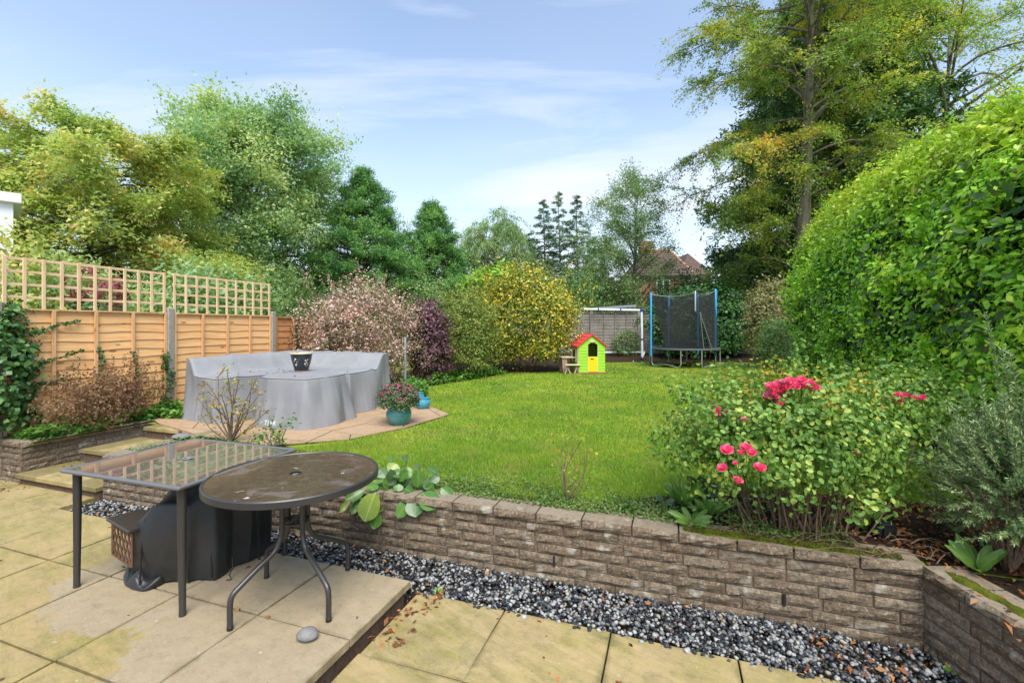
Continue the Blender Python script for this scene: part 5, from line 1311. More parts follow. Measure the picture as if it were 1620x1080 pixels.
LM['spirea'] = leafmat('red_brown_leaf', [(0.1, (0.111, 0.113, 0.041)), (0.5, (0.215, 0.120, 0.065)), (0.9, (0.338, 0.202, 0.112))], 0.25, 3.0, 0.6, tcol=(1.3, .9, .7))
LM['redleaf'] = leafmat('crimson_leaf', [(0.2, (0.20, 0.045, 0.055)), (0.8, (0.40, 0.14, 0.15))], 0.3, 3.0, 0.6, tcol=(1.3, .8, .8))
LM['bed'] = leafmat('ground_cover_leaf', [(0.2, (0.060, 0.164, 0.032)), (0.6, (0.135, 0.296, 0.051)), (0.9, (0.254, 0.452, 0.072))], 0.25, 3.0, 0.5)
LM['dry'] = leafmat('faded_hydrangea', [(0.1, (0.144, 0.186, 0.054)), (0.5, (0.276, 0.258, 0.108)), (0.9, (0.432, 0.324, 0.204))], 0.3, 1.6, 0.6)
LM['greenshrub'] = leafmat('grey_green_leaf', [(0.2, (0.086, 0.164, 0.055)), (0.6, (0.172, 0.288, 0.086)), (0.9, (0.281, 0.390, 0.125))], 0.25, 1.6, 0.5)
LM['rose'] = leafmat('rose_leaf', [(0.1, (0.066, 0.156, 0.036)), (0.45, (0.144, 0.281, 0.051)), (0.72, (0.276, 0.415, 0.077)), (0.93, (0.526, 0.534, 0.103))], 0.28, 5.0, 0.55, rough=0.4)
LM['rosemary'] = leafmat('rosemary_needle', [(0.1, (0.126, 0.225, 0.091)), (0.6, (0.252, 0.384, 0.157)), (0.9, (0.504, 0.600, 0.281))], 0.2, 5.0, 0.6)
LM['yellowing'] = leafmat('yellowing_leaf', [(0.1, (0.20, 0.27, 0.05)), (0.5, (0.42, 0.38, 0.06)), (0.9, (0.50, 0.28, 0.06))], 0.35, 5.0, 0.7)
LM['chrys'] = leafmat('chrysanthemum_leaf', [(0.1, (0.046, 0.091, 0.033)), (0.9, (0.117, 0.195, 0.072))], 0.15, 6.0, 0.7)
LM['chrysf'] = leafmat('chrysanthemum_flower', [(0.1, (0.312, 0.046, 0.111)), (0.9, (0.598, 0.130, 0.260))], 0.15, 6.0, 0.7, tcol=(1.2, .8, .9))
BK = barkmat('grey_brown_bark', (0.075, 0.058, 0.042), (0.19, 0.155, 0.12)); BK2 = barkmat('pale_bark', (0.13, 0.11, 0.085), (0.27, 0.235, 0.19)); ST = barkmat('stem_bark', (0.10, 0.065, 0.040), (0.25, 0.18, 0.12), 40); BKB = barkmat('beech_bark', (0.10, 0.082, 0.060), (0.24, 0.205, 0.16), 9)
def PX(px, y): return (px - 810) / FPX * y
def ZZ(py, y): return CAMZ + (HOR - py) / FPX * y

# ================================================================== FAR TREES
dome = lambda R0, p=.55, lo=.15: (lambda f: R0 * max(0.12, math.sin(PI * min(1, lo + (1 - lo) * f)) ** p))
# bird-cherry on the left, in tiers
tree('cherry_tree', 'broad spreading tree with yellow-green, pink-tipped drooping leaves behind the trellis', 'tree', (PX(140, 11.5), 11.5, .2), 6.5, 1.0, lambda f: 3.55 * (1 - f ** 2.6) ** .6 * (0.80 + .2 * math.sin(f * 9)) + .25, 3,
     LM['cherry'], BK, limbs=88, twigs=27, per=38, leaf=(.145, .066), rise=.42, droop=.34, tr=.16, tl=.85, spread=.12, up=.12, flat=.7, hang=.28, nrm_up=1.1, smin=.3, hang_leaf=.5, limb_jit=.22, limb_r=.013, twig_mesh=False)
tree('ash_tree', 'tall round-headed pale green ash tree between the yellow-green tree and the dark conifers', 'tree', (PX(392, 17), 17, .2), 9.2, 2.0, lambda f: 2.75 * math.sin(PI * (.16 + .80 * f)) ** .55 + .2, 5,
     LM['ash'], BK2, limbs=88, twigs=26, per=32, leaf=(.17, .080), rise=.62, droop=.25, tr=.22, tl=1.05, spread=.17, up=.35, limb_jit=.2, limb_r=.016, twig_mesh=False)
def cone(R0, p=.75): return lambda f: R0 * (1 - f) ** p * (1 + .12 * math.sin(f * 40)) + .10
def conifer(px, y, ptop, R0, seed, label, m, p=.85, extra=0, leaf=(.17, .036), n=1.0, low=.3):
    t = tree('conifer_tree', label, 'tree', (PX(px, y), y, .2), ZZ(ptop, y) - .2, low, cone(R0, p), seed, m, BK, limbs=int(130 * n), twigs=20, per=34, leaf=leaf, twig_mesh=False, rise=.42, droop=.18, tr=.16, tl=.60, spread=.085, up=.42, flat=.8, hang=-.12, smin=.38, nrm_up=.5, limb_jit=.16, trunk_top=.99)
    return t
conifer(575, 18.5, 268, 2.75, 11, 'taller and broader of the two dark green cypresses, next to the ash tree', LM['conifer'], n=1.25)
conifer(686, 20.5, 322, 2.05, 12, 'smaller dark cypress to the right of the broad one', LM['conifer'])
tree('willow_tree', 'distant weeping willow with pale hanging foliage beyond the garden', 'tree', (PX(782, 29), 29, .2), 7.9, 2.6, lambda f: 2.45 * math.sin(PI * (.28 + .66 * f)) ** .5 + .1, 15,
     LM['willow'], BK, limbs=46, twigs=16, per=34, leaf=(.26, .055), rise=.85, droop=.65, tr=.25, tl=1.7, spread=.10, up=.15, hang=.95, hang_leaf=2.5, nrm_up=.1)
for k, (px, pt, R0) in enumerate(((860, 322, 1.35), (887, 306, 1.8), (914, 314, 1.4))):
    tree('cedar_tree', ('left of the three slim cedar spires beyond the goal frame', 'tallest, middle one of the three cedar spires beyond the goal frame', 'right of the three slim cedar spires, touching the feathery tree')[k], 'tree', (PX(px, 30), 30 + .8 * (k % 2), .2), ZZ(pt, 30), 2.2, lambda f, R0=R0: R0 * 2.8 * (1 - f) ** 1.3 + .05, 30 + k,
         LM['deodar'], BK, limbs=56, twigs=13, per=22, leaf=(.20, .05), rise=.15, droop=.22, tr=.13, tl=.65, spread=.07, up=.05, flat=.5, hang=.3, smin=.25, group='cedar spires beyond the fence', trunk_top=1.0)
tree('acacia_tree', 'slender feathery light green tree with thin pale trunk behind the goal frame', 'tree', (PX(1004, 22), 22, .2), ZZ(268, 22) - .2, 1.0, lambda f: (1.0 + 1.5 * math.sin(PI * min(1, .05 + f * .98)) ** .8) * (1 - .25 * f), 21,
     LM['feather'], BK2, limbs=44, twigs=17, per=26, leaf=(.16, .055), rise=1.0, droop=.35, tr=.12, tl=.8, spread=.15, up=.3, hang=.25, limb_jit=.3, lean=(.2, 0))
tree('acacia_tree', 'second thin-trunked feathery tree leaning left of the pale trunked one', 'tree', (PX(955, 22.5), 22.5, .2), ZZ(375, 22) - .2, .8, lambda f: 1.25 * math.sin(PI * (.1 + f * .85)) ** .7 + .2, 22,
     LM['feather'], BK2, limbs=26, twigs=15, per=24, leaf=(.16, .055), rise=.9, droop=.35, tr=.08, tl=.8, spread=.15, up=.3, hang=.25, limb_jit=.3)
# the big pair at the right
tree('conifer_tree', 'huge dark evergreen standing behind the tall lime tree on the right', 'tree', (PX(1325, 21), 21, .2), 19, .6, lambda f: 5.1 * (1 - f) ** .45 * (1 + .10 * math.sin(f * 50)) + .2, 41,
     LM['conifer2'], BK, limbs=200, twigs=23, per=20, twig_mesh=False, leaf=(.36, .12), rise=.25, droop=.22, tr=.4, tl=1.1, spread=.17, up=.1, hang=.25, smin=.35, limb_jit=.15)
def beech_prof(f): return 4.35 * math.sin(PI * (.20 + .62 * f)) ** .6
tree('lime_tree', 'very tall tree with bare grey-brown trunk and yellowing drooping sprays, above the big hedge', 'tree', (PX(1268, 17), 17, .2), 17.5, 3.0, beech_prof, 43,
     LM['beech'], BKB, limbs=88, twigs=30, per=36, leaf=(.118, .070), rise=.62, droop=.52, tr=.36, tl=1.15, spread=.10, up=.0, flat=.5, hang=.42, hang_leaf=.6, nrm_up=.9, smin=.22, squash=(1.08, .8), limb_jit=.24, limb_r=.011, twig_mesh=True, lean=(.5, 0))
tree('lime_tree', 'sparse leafy tree showing sky between its sprays, above the hedge at the right', 'tree', (PX(1500, 19), 19, .2), 15.0, 4.5, lambda f: 4.0 * math.sin(PI * (.15 + .7 * f)) ** .7, 47,
     LM['beech'], BKB, limbs=46, twigs=18, per=20, leaf=(.13, .08), rise=.7, droop=.4, tr=.25, tl=1.3, spread=.14, up=.1, flat=.6, hang=.3, nrm_up=.8, limb_jit=.25, limb_r=.02)

# ================================================================== SHRUBS
def sh(name, label, px, y, ptop, rx, ry, leaf, m, seed, n, zb=ZL, **k):
    zt_ = ZZ(ptop, y); cz = (zt_ + zb) / 2 if 'cz' not in k else k.pop('cz'); rz_ = zt_ - cz
    return shrub(name, label, 'bush', (PX(px, y), y, cz), (rx, ry, rz_), n, leaf, m, seed, ST, base_z=zb, **k)
sh('variegated_bush', 'big rounded bush of gold and green variegated leaves left of the playhouse', 829, 13.7, 432, 1.52, 1.3, (.075, .048), LM['euonymus'], 51, 26000, per=20, puff=.22, shell=.3, bump=.22, spikes=120)
sh('fig_bush', 'bright green large-leaved bush looking over the top of the gold variegated one', 782, 15.2, 424, 1.05, .6, (.20, .085), LM['vine'], 52, 3200, cz=2.9, puff=.18)
sh('pink_tinged_bush', 'large bush thick with pale pink-tinged leaves behind the covered sofa', 572, 9.75, 456, 1.13, 1.0, (.048, .027), LM['abelia'], 53, 26000, per=18, puff=.15, shell=.34, bump=.26, spikes=160)
sh('purple_bush', 'dark purple-leaved bush squeezed between pink-tinged and olive bushes', 678, 10.7, 476, .47, .5, (.062, .040), LM['purple'], 54, 9500, puff=.11, shell=.4)
sh('olive_bush', 'loose olive-green bush between the purple one and the gold variegated one', 737, 11.7, 466, .78, .75, (.065, .030), LM['olive'], 55, 13000, puff=.15, shell=.45, spikes=70)
sh('young_tree', 'light green airy shrub rising behind the purple bush, against the cypress', 682, 14.5, 443, .85, .6, (.085, .042), LM['feather'], 56, 4200, puff=.22, bump=.4)
sh('laurel_bush', 'dark green understorey bush between the gold variegated bush and goal frame', 905, 20, 432, 1.7, 1.0, (.12, .05), LM['greenshrub'], 57, 9000, puff=.3)
sh('ivy_mass', 'dark glossy ivy bank behind and right of the trampoline', 1118, 17.75, 456, 2.05, .62, (.095, .085), LM['ivy'], 58, 17000, puff=.22, shell=.35)
sh('dry_topped_bush', 'bush with faded yellow-brown top between the ivy and the big hedge', 1222, 14.3, 442, .78, .7, (.085, .050), LM['dry'], 59, 9500, puff=.17, shell=.4)
sh('grey_green_bush', 'low grey-green bush at the foot of the tall hedge end', 1232, 12.3, 500, .48, .5, (.060, .026), LM['greenshrub'], 60, 7500, puff=.13)
sh('undergrowth', 'dark evergreen thicket below the distant roof, behind the trampoline', 1090, 21.5, 438, 2.0, 1.2, (.16, .08), LM['conifer2'], 61, 9000, puff=.35)
sh('undergrowth', 'dark evergreen thicket at the foot of the tall trunk', 1210, 20.3, 405, 2.3, 1.5, (.16, .09), LM['beech'], 62, 12000, puff=.4)
sh('undergrowth', 'deep green thicket between the dry-topped bush and the tall hedge', 1320, 18, 395, 2.6, 1.2, (.16, .08), LM['conifer2'], 63, 9000, puff=.4)
sh('fence_bush', 'grassy green shrub beyond the end of the trellis', 462, 10.6, 446, .62, 1.0, (.10, .022), LM['greenshrub'], 64, 6500, puff=.2, spikes=60)
sh('boundary_bush', 'dark leafy thicket behind the first trellis panel', 60, 8.2, 400, 1.5, 1.2, (.10, .055), LM['ash'], 65, 9000, puff=.25)
sh('boundary_bush', 'dark leafy thicket behind the second trellis panel', 300, 10.5, 420, 1.9, 1.2, (.11, .06), LM['ash'], 66, 11000, puff=.3)
sh('boundary_bush', 'dark thicket filling the gap left of the cypress trunk', 480, 20, 440, 2.3, 1.0, (.15, .07), LM['conifer2'], 67, 7000, puff=.3)
sh('boundary_bush', 'leafy bush hiding the foot of the white house, far left', -10, 7.3, 352, .95, .5, (.085, .045), LM['cherry'], 167, 5200, puff=.2)
sh('red_leaved_bush', 'crimson-leaved bush seen through the first trellis panel', 152, 7.9, 428, .42, .4, (.085, .050), LM['redleaf'], 68, 520, puff=.13, cz=2.15)
def far_row(px0, px1, y, ptop, n, seed, m, label):
    sh('distant_hedge', label, (px0 + px1) / 2, y, ptop, (px1 - px0) / 2 / FPX * y, 1.0, (.24, .12), m, seed, n, puff=.5)
far_row(500, 800, 27, 452, 9000, 70, LM['ash'], 'far green hedge behind the two cypresses and the willow')
far_row(780, 1010, 26, 446, 8000, 71, LM['conifer2'], 'far dark hedge under the cedar spires')
far_row(1040, 1420, 27, 420, 12000, 72, LM['conifer2'], 'far dark hedge below the brick house and the lime tree')
far_row(250, 520, 24, 430, 9000, 73, LM['conifer2'], 'far dark hedge behind the ash tree')
far_row(-160, 260, 18, 400, 9000, 74, LM['ash'], 'far green hedge at the left behind the yellow-green tree')

# ================================================================== THE TALL PRIVET HEDGE ON THE RIGHT
rng = np.random.default_rng(81)
hedge = thing('privet_hedge', 'tall overgrown privet hedge bulging over the right side of the lawn', 'hedge', W(3.4, 7.5, ZL - .02))
HB0, HB1 = 2.4, 12.75
def hedge_pts(n, depth0, depth1, near=1.0):
    b = HB0 + (HB1 - HB0) * rng.random(n) ** near; th = rng.uniform(-.12, PI * .80, n)       # angle up the face (0 = foot, pi/2 = crest)
    endf = np.clip((HB1 - b) / 1.5, 0, 1); e = np.sqrt(np.clip(1 - (1 - endf) ** 2, 0, 1)) * .92 + .08
    Hh = np.interp(b, [2, 5.3, 8.0, 10.8, 12.8], [3.5, 3.62, 4.0, 4.05, 3.8]) ; hw = 1.02
    ca, sa = np.cos(th), np.sin(th)
    sgn = lambda v, p: np.sign(v) * np.abs(v) ** p
    da = -sgn(ca, .62) * hw; z = np.maximum(sgn(sa, .80), -.05) * Hh
    zz_ = z / Hh
    lift = np.clip(1 - zz_ / .30, 0, 1) ** 1.3 * .62 * np.clip((8.2 - b) / 3.0, 0, 1)            # the leaves stop short of the ground nearer the camera
    da = np.where(da < 0, da * (.70 + .42 * np.exp(-((zz_ - .62) / .42) ** 2)) + lift, da)
    bump = .11 * np.sin(b * 2.1 + z * 1.3) * np.sin(z * 2.6 - b * .9) + .07 * np.sin(b * 5.3 + 1) * np.sin(z * 4.7 + 2) + .05 * np.sin(b * 11.3 + z * 3) * np.sin(z * 9.1 - b * 4)
    a = 3.42 + da * (.35 + .65 * e); z = z * (.86 + .14 * e)
    nx, nz = -sgn(ca, 1.0), np.maximum(sa, 0)
    nrm = U_np[None] * nx[:, None] + V_np[None] * ((1 - endf) * 1.3)[:, None] + np.array([0, 0, 1])[None] * nz[:, None]; nrm = unit(nrm)
    dep = rng.uniform(depth0, depth1, n)
    p = U_np[None] * a[:, None] + V_np[None] * b[:, None] + np.array([0, 0, 1])[None] * (z + .05)[:, None]
    p = p + nrm * (bump - dep)[:, None]
    return p, nrm, b
U_np, V_np = np.array([U.x, U.y, 0]), np.array([V.x, V.y, 0])
p, nr, b_ = hedge_pts(6200, -.04, .24, 1.3)
gap_ = np.sin(b_ * 2.9 + p[:, 2] * 1.7) * np.sin(p[:, 2] * 4.1 - b_ * 1.3) + .6 * np.sin(b_ * 6.1 - p[:, 2] * 5.3) ; p, nr, b_ = p[gap_ < .95], nr[gap_ < .95], b_[gap_ < .95]
keep = (p[:, 2] > .75 + .25 * np.sin(b_ * 3)) | (b_ > 6.8) ; p, nr, b_ = p[keep], nr[keep], b_[keep]
pos, no = clumps(rng, p, nr, 18, rng.uniform(.08, .17, len(p)), 1.0)
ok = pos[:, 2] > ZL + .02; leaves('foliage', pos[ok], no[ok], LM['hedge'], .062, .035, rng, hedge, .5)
HC = []
for i_ in range(61):
    bb_ = 2.6 + 9.6 * i_ / 60
    for j_ in range(17):
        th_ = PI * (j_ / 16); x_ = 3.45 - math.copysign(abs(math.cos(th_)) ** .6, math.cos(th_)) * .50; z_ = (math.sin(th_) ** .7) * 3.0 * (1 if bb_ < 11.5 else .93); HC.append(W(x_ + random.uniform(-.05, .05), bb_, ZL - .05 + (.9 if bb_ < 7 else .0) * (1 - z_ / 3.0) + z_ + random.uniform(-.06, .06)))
put('dark_core', npmesh('dark_core', [tuple(q) for q in HC], [(i * 17 + j, i * 17 + j + 1, (i + 1) * 17 + j + 1, (i + 1) * 17 + j) for i in range(60) for j in range(16)]), mat('dark_core_fill', (.022, .026, .012), .95), hedge, kind='stuff')  # solid dark shell added in place of twigs, to block sky between the leaves
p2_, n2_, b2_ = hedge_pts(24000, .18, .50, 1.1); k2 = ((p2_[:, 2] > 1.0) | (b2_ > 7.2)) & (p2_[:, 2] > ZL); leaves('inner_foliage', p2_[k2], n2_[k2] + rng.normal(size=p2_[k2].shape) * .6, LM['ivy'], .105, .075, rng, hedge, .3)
p5_, n5_, b5_ = hedge_pts(5200, -.05, .12, 1.5); k5 = (p5_[:, 2] > .7) & (p5_[:, 2] < 3.3); leaves('climber_leaves', p5_[k5], n5_[k5] + rng.normal(size=p5_[k5].shape) * .55 + np.array([0, 0, .3]), LM['climber'], .092, .066, rng, hedge, .35, hexa=True)
p6_, n6_, b6_ = hedge_pts(3000, -.03, .10, 1.2); leaves('bronze_leaves', p6_, n6_ + rng.normal(size=p6_.shape) * .6, LM['spirea'], .050, .030, rng, hedge, .35)
# upright new shoots along the crest
p3_, n3_, b3_ = hedge_pts(1500, -.05, .05, 1.1); k3 = (p3_[:, 2] > 3.1); p3_ = p3_[k3][:330]; kk = 18; tt = np.linspace(0, 1, kk)
dr = unit(rng.normal(size=p3_.shape) * .28 + np.array([0, 0, 1])); ln_ = rng.uniform(.12, .42, len(p3_))
sp_ = p3_[:, None] + dr[:, None] * (tt[None, :, None] * ln_[:, None, None]) + rng.normal(size=(len(p3_), kk, 3)) * .014
leaves('new_shoots', sp_.reshape(-1, 3), rng.normal(size=(len(p3_) * kk, 3)) + np.array([0, 0, .6]), LM['vine'], .050, .018, rng, hedge, .3)
paths = []
for k in range(170):      # bare stems and twigs below the leaves
    b0 = rng.uniform(2.6, 8.5); a0 = rng.uniform(3.0, 3.7); q0 = U_np * a0 + V_np * b0 + np.array([0, 0, ZL - .03])
    q1 = U_np * (a0 - rng.uniform(.0, .75)) + V_np * (b0 + rng.normal() * .45) + np.array([0, 0, rng.uniform(.9, 1.7)]); md = (q0 + q1) / 2 + rng.normal(size=3) * .14
    s_ = np.linspace(0, 1, 8)[:, None]; pp = q0 * (1 - s_) ** 2 + md * 2 * s_ * (1 - s_) + q1 * s_ ** 2 + rng.normal(size=(8, 3)) * .010
    paths.append((pp, np.linspace(rng.uniform(.006, .02), .004, 8)))
v, f = tubes_np(paths, 5); put('stems', npmesh('stems', v, f, True), ST, hedge, kind='stuff')

# ================================================================== IVY AND LOW PLANTING ON THE LEFT
sh_ = shrub('ivy_bush', 'dense dark ivy covering the near end of the timber fence, far left', 'ivy', (-5.86, 5.30, 1.02), (.30, .34, .78), 5200, (.060, .055), LM['ivy'], 91, None, base_z=ZL, puff=.09, shell=.4, bump=.25)
shrub('red_brown_bush', 'low twiggy bush of reddish brown leaves in the planter before the fence', 'bush', (-5.22, 6.05, .66), (.36, .74, .34), 6500, (.034, .019), LM['spirea'], 92, ST, base_z=ZL - .04, shell=.55, bump=.25, puff=.10, spikes=60, nstems=22, stem_r=.006)
rng = np.random.default_rng(93)
def fence_pt(s, z, off=.06): q = F0 + FD * s; return np.array([q.x, q.y, z]) + np.array([FD.y, -FD.x, 0]) * off
def ivy_trail(label, s, z0, z1, n, seed, w=.05, wander=0.0, leaf=.034, m='ivy'):
    rng = np.random.default_rng(seed); tt = np.sort(rng.random(n)); cen = np.array([fence_pt(s + wander * t_ + .03 * math.sin(t_ * 9 + seed), z0 + (z1 - z0) * t_, .055) for t_ in tt])
    pos = cen + rng.normal(size=cen.shape) * w * np.array([.6, .6, .5]) * (1 - .5 * tt)[:, None]
    t = thing('ivy_trail', label, 'ivy', tuple(fence_pt(s, z0)))
    out_ = np.array([FD.y, -FD.x, 0]); leaves('foliage', pos, out_ * 1.0 + rng.normal(size=pos.shape) * .5, LM[m], leaf, leaf * .85, rng, t)
    pp = np.array([fence_pt(s + wander * t_ + .03 * math.sin(t_ * 9 + seed), z0 + (z1 - z0) * t_, .05) for t_ in np.linspace(0, 1, 14)]); v, f = tubes_np([(pp, np.full(14, .004))], 4); put('stem', npmesh('stem', v, f, True), ST, t)
ivy_trail('ivy trail climbing the batten left of centre on the first fence panel', .99, .40, 1.35, 170, 1)
ivy_trail('ivy trail climbing the batten nearest the first concrete post', 1.43, .40, 1.25, 170, 2)
ivy_trail('thicker ivy growing up beside the first concrete post', 1.86, .36, 1.20, 420, 3, .09)
ivy_trail('ivy growing on the batten of the short third panel, by the pink-tinged bush', 4.45, .9, 1.7, 190, 4, .06)
ivy_trail('thin ivy runner reaching right across the top of the first panel', .12, 1.45, 1.68, 120, 5, .035, .62)
ivy_trail('lower ivy runner reaching right across the first panel', .12, 1.05, 1.30, 120, 6, .035, .66)
ivy_trail('lowest ivy runner creeping over the first panel', .12, .85, .95, 110, 7, .04, .52)
def cover_patch(name, label, pts, n, leaf, m, seed, h=.10, cat='ground cover'):
    rng = np.random.default_rng(seed); P2 = np.array(pts); lo, hi = P2.min(0), P2.max(0); a = rng.uniform(lo[0], hi[0], n * 3); b = rng.uniform(lo[1], hi[1], n * 3); ok = inpoly(a, b, pts); a, b = a[ok][:n], b[ok][:n]
    hh = h * (.5 + .5 * np.sin(a * 6 + seed) * np.sin(b * 5 + 2)) + .02
    pos = U_np * a[:, None] + V_np * b[:, None] + np.array([0, 0, 1]) * (ZL + rng.random(len(a)) * hh)[:, None]
    o = leaves(name, pos, rng.normal(size=pos.shape) * .5 + np.array([0, 0, 1]), LM[m], leaf[0], leaf[1], rng); return o
cover_patch('ground_cover', '', [(-7.22, 3.14), (-6.72, 3.14), (-6.72, 4.48), (-6.15, 4.62), (-6.55, 5.0), (-7.2, 5.1)], 5200, (.060, .040), 'bed', 1, .16)
cover_patch('ground_cover', '', [(-5.30, 3.22), (-2.2, 3.20), (-2.4, 3.36), (-4.0, 3.82), (-5.2, 3.95)], 1500, (.030, .016), 'bed', 2, .05)
cover_patch('ground_cover', '', [(-4.9, 7.15), (-4.25, 7.6), (-4.98, 8.8), (-4.62, 10.4), (-4.3, 12.1), (-5.0, 12.2), (-5.5, 10), (-5.9, 8.3)], 5200, (.075, .050), 'bed', 3, .26)
cover_patch('ground_cover', '', [(2.62, 4.2), (3.2, 4.2), (3.2, 12.4), (2.80, 12.4)], 1800, (.055, .035), 'bed', 5, .10)
cover_patch('ground_cover', '', [(-1.3, 15.6), (4, 14.8), (7.5, 12.6), (7.5, 14), (4, 17), (-1, 17)], 2600, (.08, .04), 'greenshrub', 6, .16)
# wall plant on the grey fence
shrub('fence_shrub', 'small green shrub growing against the grey fence behind the goal frame', 'bush', (PX(990, 18.2), 18.2, .95), (.62, .3, .55), 1500, (.08, .035), LM['feather'], 95, ST, base_z=.5, puff=.14)

# ================================================================== LARGE SINGLE LEAVES
def bigleaf_mesh(seed, wid=.62, nl=7, nw=4, cup=.10, curl=.15, obov=1.3):
    rr = random.Random(seed); v = []
    for i in range(nl + 1):
        t_ = i / nl; w = wid * .5 * (math.sin(PI * min(1, t_ ** obov * .96 + .035)) ** .55 + .02) * (1 if t_ > .10 else t_ / .10 * .6 + .1)
        for j in range(nw + 1):
            s = j / nw * 2 - 1; z = cup * abs(s) ** 1.4 * w * 2 - curl * t_ * t_ * .6 + rr.uniform(-.012, .012) * (1 if 0 < i < nl else 0) + (.02 * math.sin(t_ * 16 + j) * abs(s))
            v.append((s * w, t_, z))
    f = [(i * (nw + 1) + j, i * (nw + 1) + j + 1, (i + 1) * (nw + 1) + j + 1, (i + 1) * (nw + 1) + j) for i in range(nl) for j in range(nw)]
    return npmesh('leaf', v, f, True)
def bigleaf_mat(name, c1, c2, vein):
    m = mat(name, c1, .32, 0, .5); t = NT(m); oc = t.n('ShaderNodeTexCoord').outputs['Object']; sp = t.n('ShaderNodeSeparateXYZ'); t.l(oc, sp.inputs[0])
    ax_ = t.math('ABSOLUTE', sp.outputs['X']); mid_ = t.rng(ax_, .008, .022, 1, 0)
    sv = t.math('FRACT', t.math('MULTIPLY', t.math('SUBTRACT', sp.outputs['Y'], t.math('MULTIPLY', ax_, .9)), 7.0)); sv = t.rng(t.math('ABSOLUTE', t.math('SUBTRACT', sv, .5)), .06, .0, 0, .55)
    c = t.mix(t.rng(t.objrand(), 0, 1), c1, c2); c = t.mix(t.rng(t.noise(oc, 3, 3), .4, .7, 0, .4), c, tuple(x * 1.35 for x in c2)); c = t.mix(t.math('MAXIMUM', mid_, sv), c, vein); t.col(c)
    tr = t.n('ShaderNodeBsdfTranslucent'); t.l(t.mix(1.0, c, (1.2, 1.3, .6), 'MULTIPLY'), tr.inputs['Color']); ms = t.n('ShaderNodeMixShader'); ms.inputs[0].default_value = .22; t.l(t.b.outputs[0], ms.inputs[1]); t.l(tr.outputs[0], ms.inputs[2]); t.l(ms.outputs[0], t.o.inputs[0]); return m
ML1 = bigleaf_mat('bergenia_leaf', (.045, .12, .022), (.10, .22, .035), (.19, .30, .09)); ML2 = bigleaf_mat('bergenia_yellow_leaf', (.19, .28, .04), (.27, .33, .06), (.40, .43, .16)); ML3 = bigleaf_mat('grey_leaf', (.060, .125, .055), (.10, .18, .075), (.17, .24, .12))
BL = [bigleaf_mesh(k, .70, cup=.12, curl=.18) for k in range(4)]; NLf = [bigleaf_mesh(10 + k, .34, cup=.22, curl=.30, obov=1.05) for k in range(3)]
def put_leaf(t, base, tip, wid, m, k, set_, tilt=0.0):
    base, tip = Vector(base), Vector(tip); y_ = tip - base; ln = y_.length; y_.normalize(); toc = (Vector((0, 0, CAMZ)) - base).normalized(); z_ = (toc * (1.0 if set_ is BL else .62) + Vector((0, 0, .40)) + Vector((tilt, 0, 0))); z_ = (z_ - y_ * z_.dot(y_)).normalized(); x_ = y_.cross(z_)
    o = bpy.data.objects.new('leaf', set_[k % len(set_)]); C.objects.link(o)
    if not o.data.materials: o.data.materials.append(None)
    o.material_slots[0].link = 'OBJECT'; o.material_slots[0].material = m; o.parent = t; o.matrix_parent_inverse = base_matrix(t).inverted()
    Mx = Matrix((( x_.x, y_.x, z_.x, base.x), (x_.y, y_.y, z_.y, base.y), (x_.z, y_.z, z_.z, base.z), (0, 0, 0, 1))); o.matrix_basis = Mx @ Matrix.Diagonal((wid / (.70 if set_ is BL else .34), ln, ln, 1))
bg_ = thing('bergenia', 'big-leaved bergenia clump spilling over the wall beside the round table', 'plant', P(640, 785, 3.62))
rr = random.Random(4); YW = 3.58
BLF = [((960, 600), (775, 850), 130, 0, -.13), ((990, 605), (985, 835), 185, 1, -.15), ((1070, 570), (1215, 740), 190, 0, -.14), ((535, 560), (400, 890), 215, 2, -.16), ((560, 800), (515, 975), 125, 0, -.12), ((410, 540), (195, 640), 120, 0, -.14), ((350, 640), (262, 810), 75, 0, -.13), ((245, 640), (130, 790), 60, 2, -.14), ((545, 590), (465, 430), 130, 2, .0), ((640, 400), (580, 300), 110, 1, .08), ((690, 350), (775, 235), 135, 2, .14), ((715, 215), (708, 130), 80, 0, .25), ((885, 210), (858, 132), 80, 1, .25), ((1010, 305), (1012, 235), 90, 1, .22), ((850, 455), (845, 325), 105, 0, .08), ((1015, 510), (1025, 315), 135, 0, .02), ((1070, 500), (1170, 455), 105, 1, .02), ((960, 570), (870, 520), 110, 0, -.03), ((1230, 350), (1130, 275), 105, 0, .15), ((1280, 510), (1400, 620), 120, 0, .0), ((735, 490), (720, 385), 90, 1, .05), ((800, 470), (790, 550), 95, 0, -.03), ((660, 530), (665, 400), 85, 0, .02), ((900, 430), (900, 270), 90, 0, .1), ((1160, 440), (1260, 385), 90, 1, .08), ((620, 640), (560, 500), 90, 0, 0), ((1120, 560), (1180, 470), 95, 0, 0)]
for k, (p0, p1, w, mm, dy_) in enumerate(BLF):
    f2 = lambda q, d: P(520 + q[0] / 7.2, 700 + q[1] / 7.2, YW + .085 * ((520 + q[0] / 7.2) - 630) / -100 * 1.0 + d)
    put_leaf(bg_, f2(p0, dy_ * .4 + .02), f2(p1, dy_), w * 1.18 / 7.2 / FPX * YW, (ML1, ML3, ML2)[mm], k, BL, rr.uniform(-.4, .4))
for k in range(26):      # the crowded leaves inside the clump
    bx, by = rr.uniform(585, 690), rr.uniform(752, 796); a = rr.uniform(-.2, 3.34); ln_ = rr.uniform(14, 24); dd = rr.uniform(.02, .16)
    put_leaf(bg_, P(bx, by, YW + dd), P(bx + ln_ * math.cos(a), by - ln_ * math.sin(a) * .8, YW + dd + rr.uniform(-.06, .06)), rr.uniform(.060, .095), (ML1, ML1, ML1, ML3)[k % 4], k, BL, rr.uniform(-.6, .6))
b = MB(); c0 = P(640, 792, 3.66)
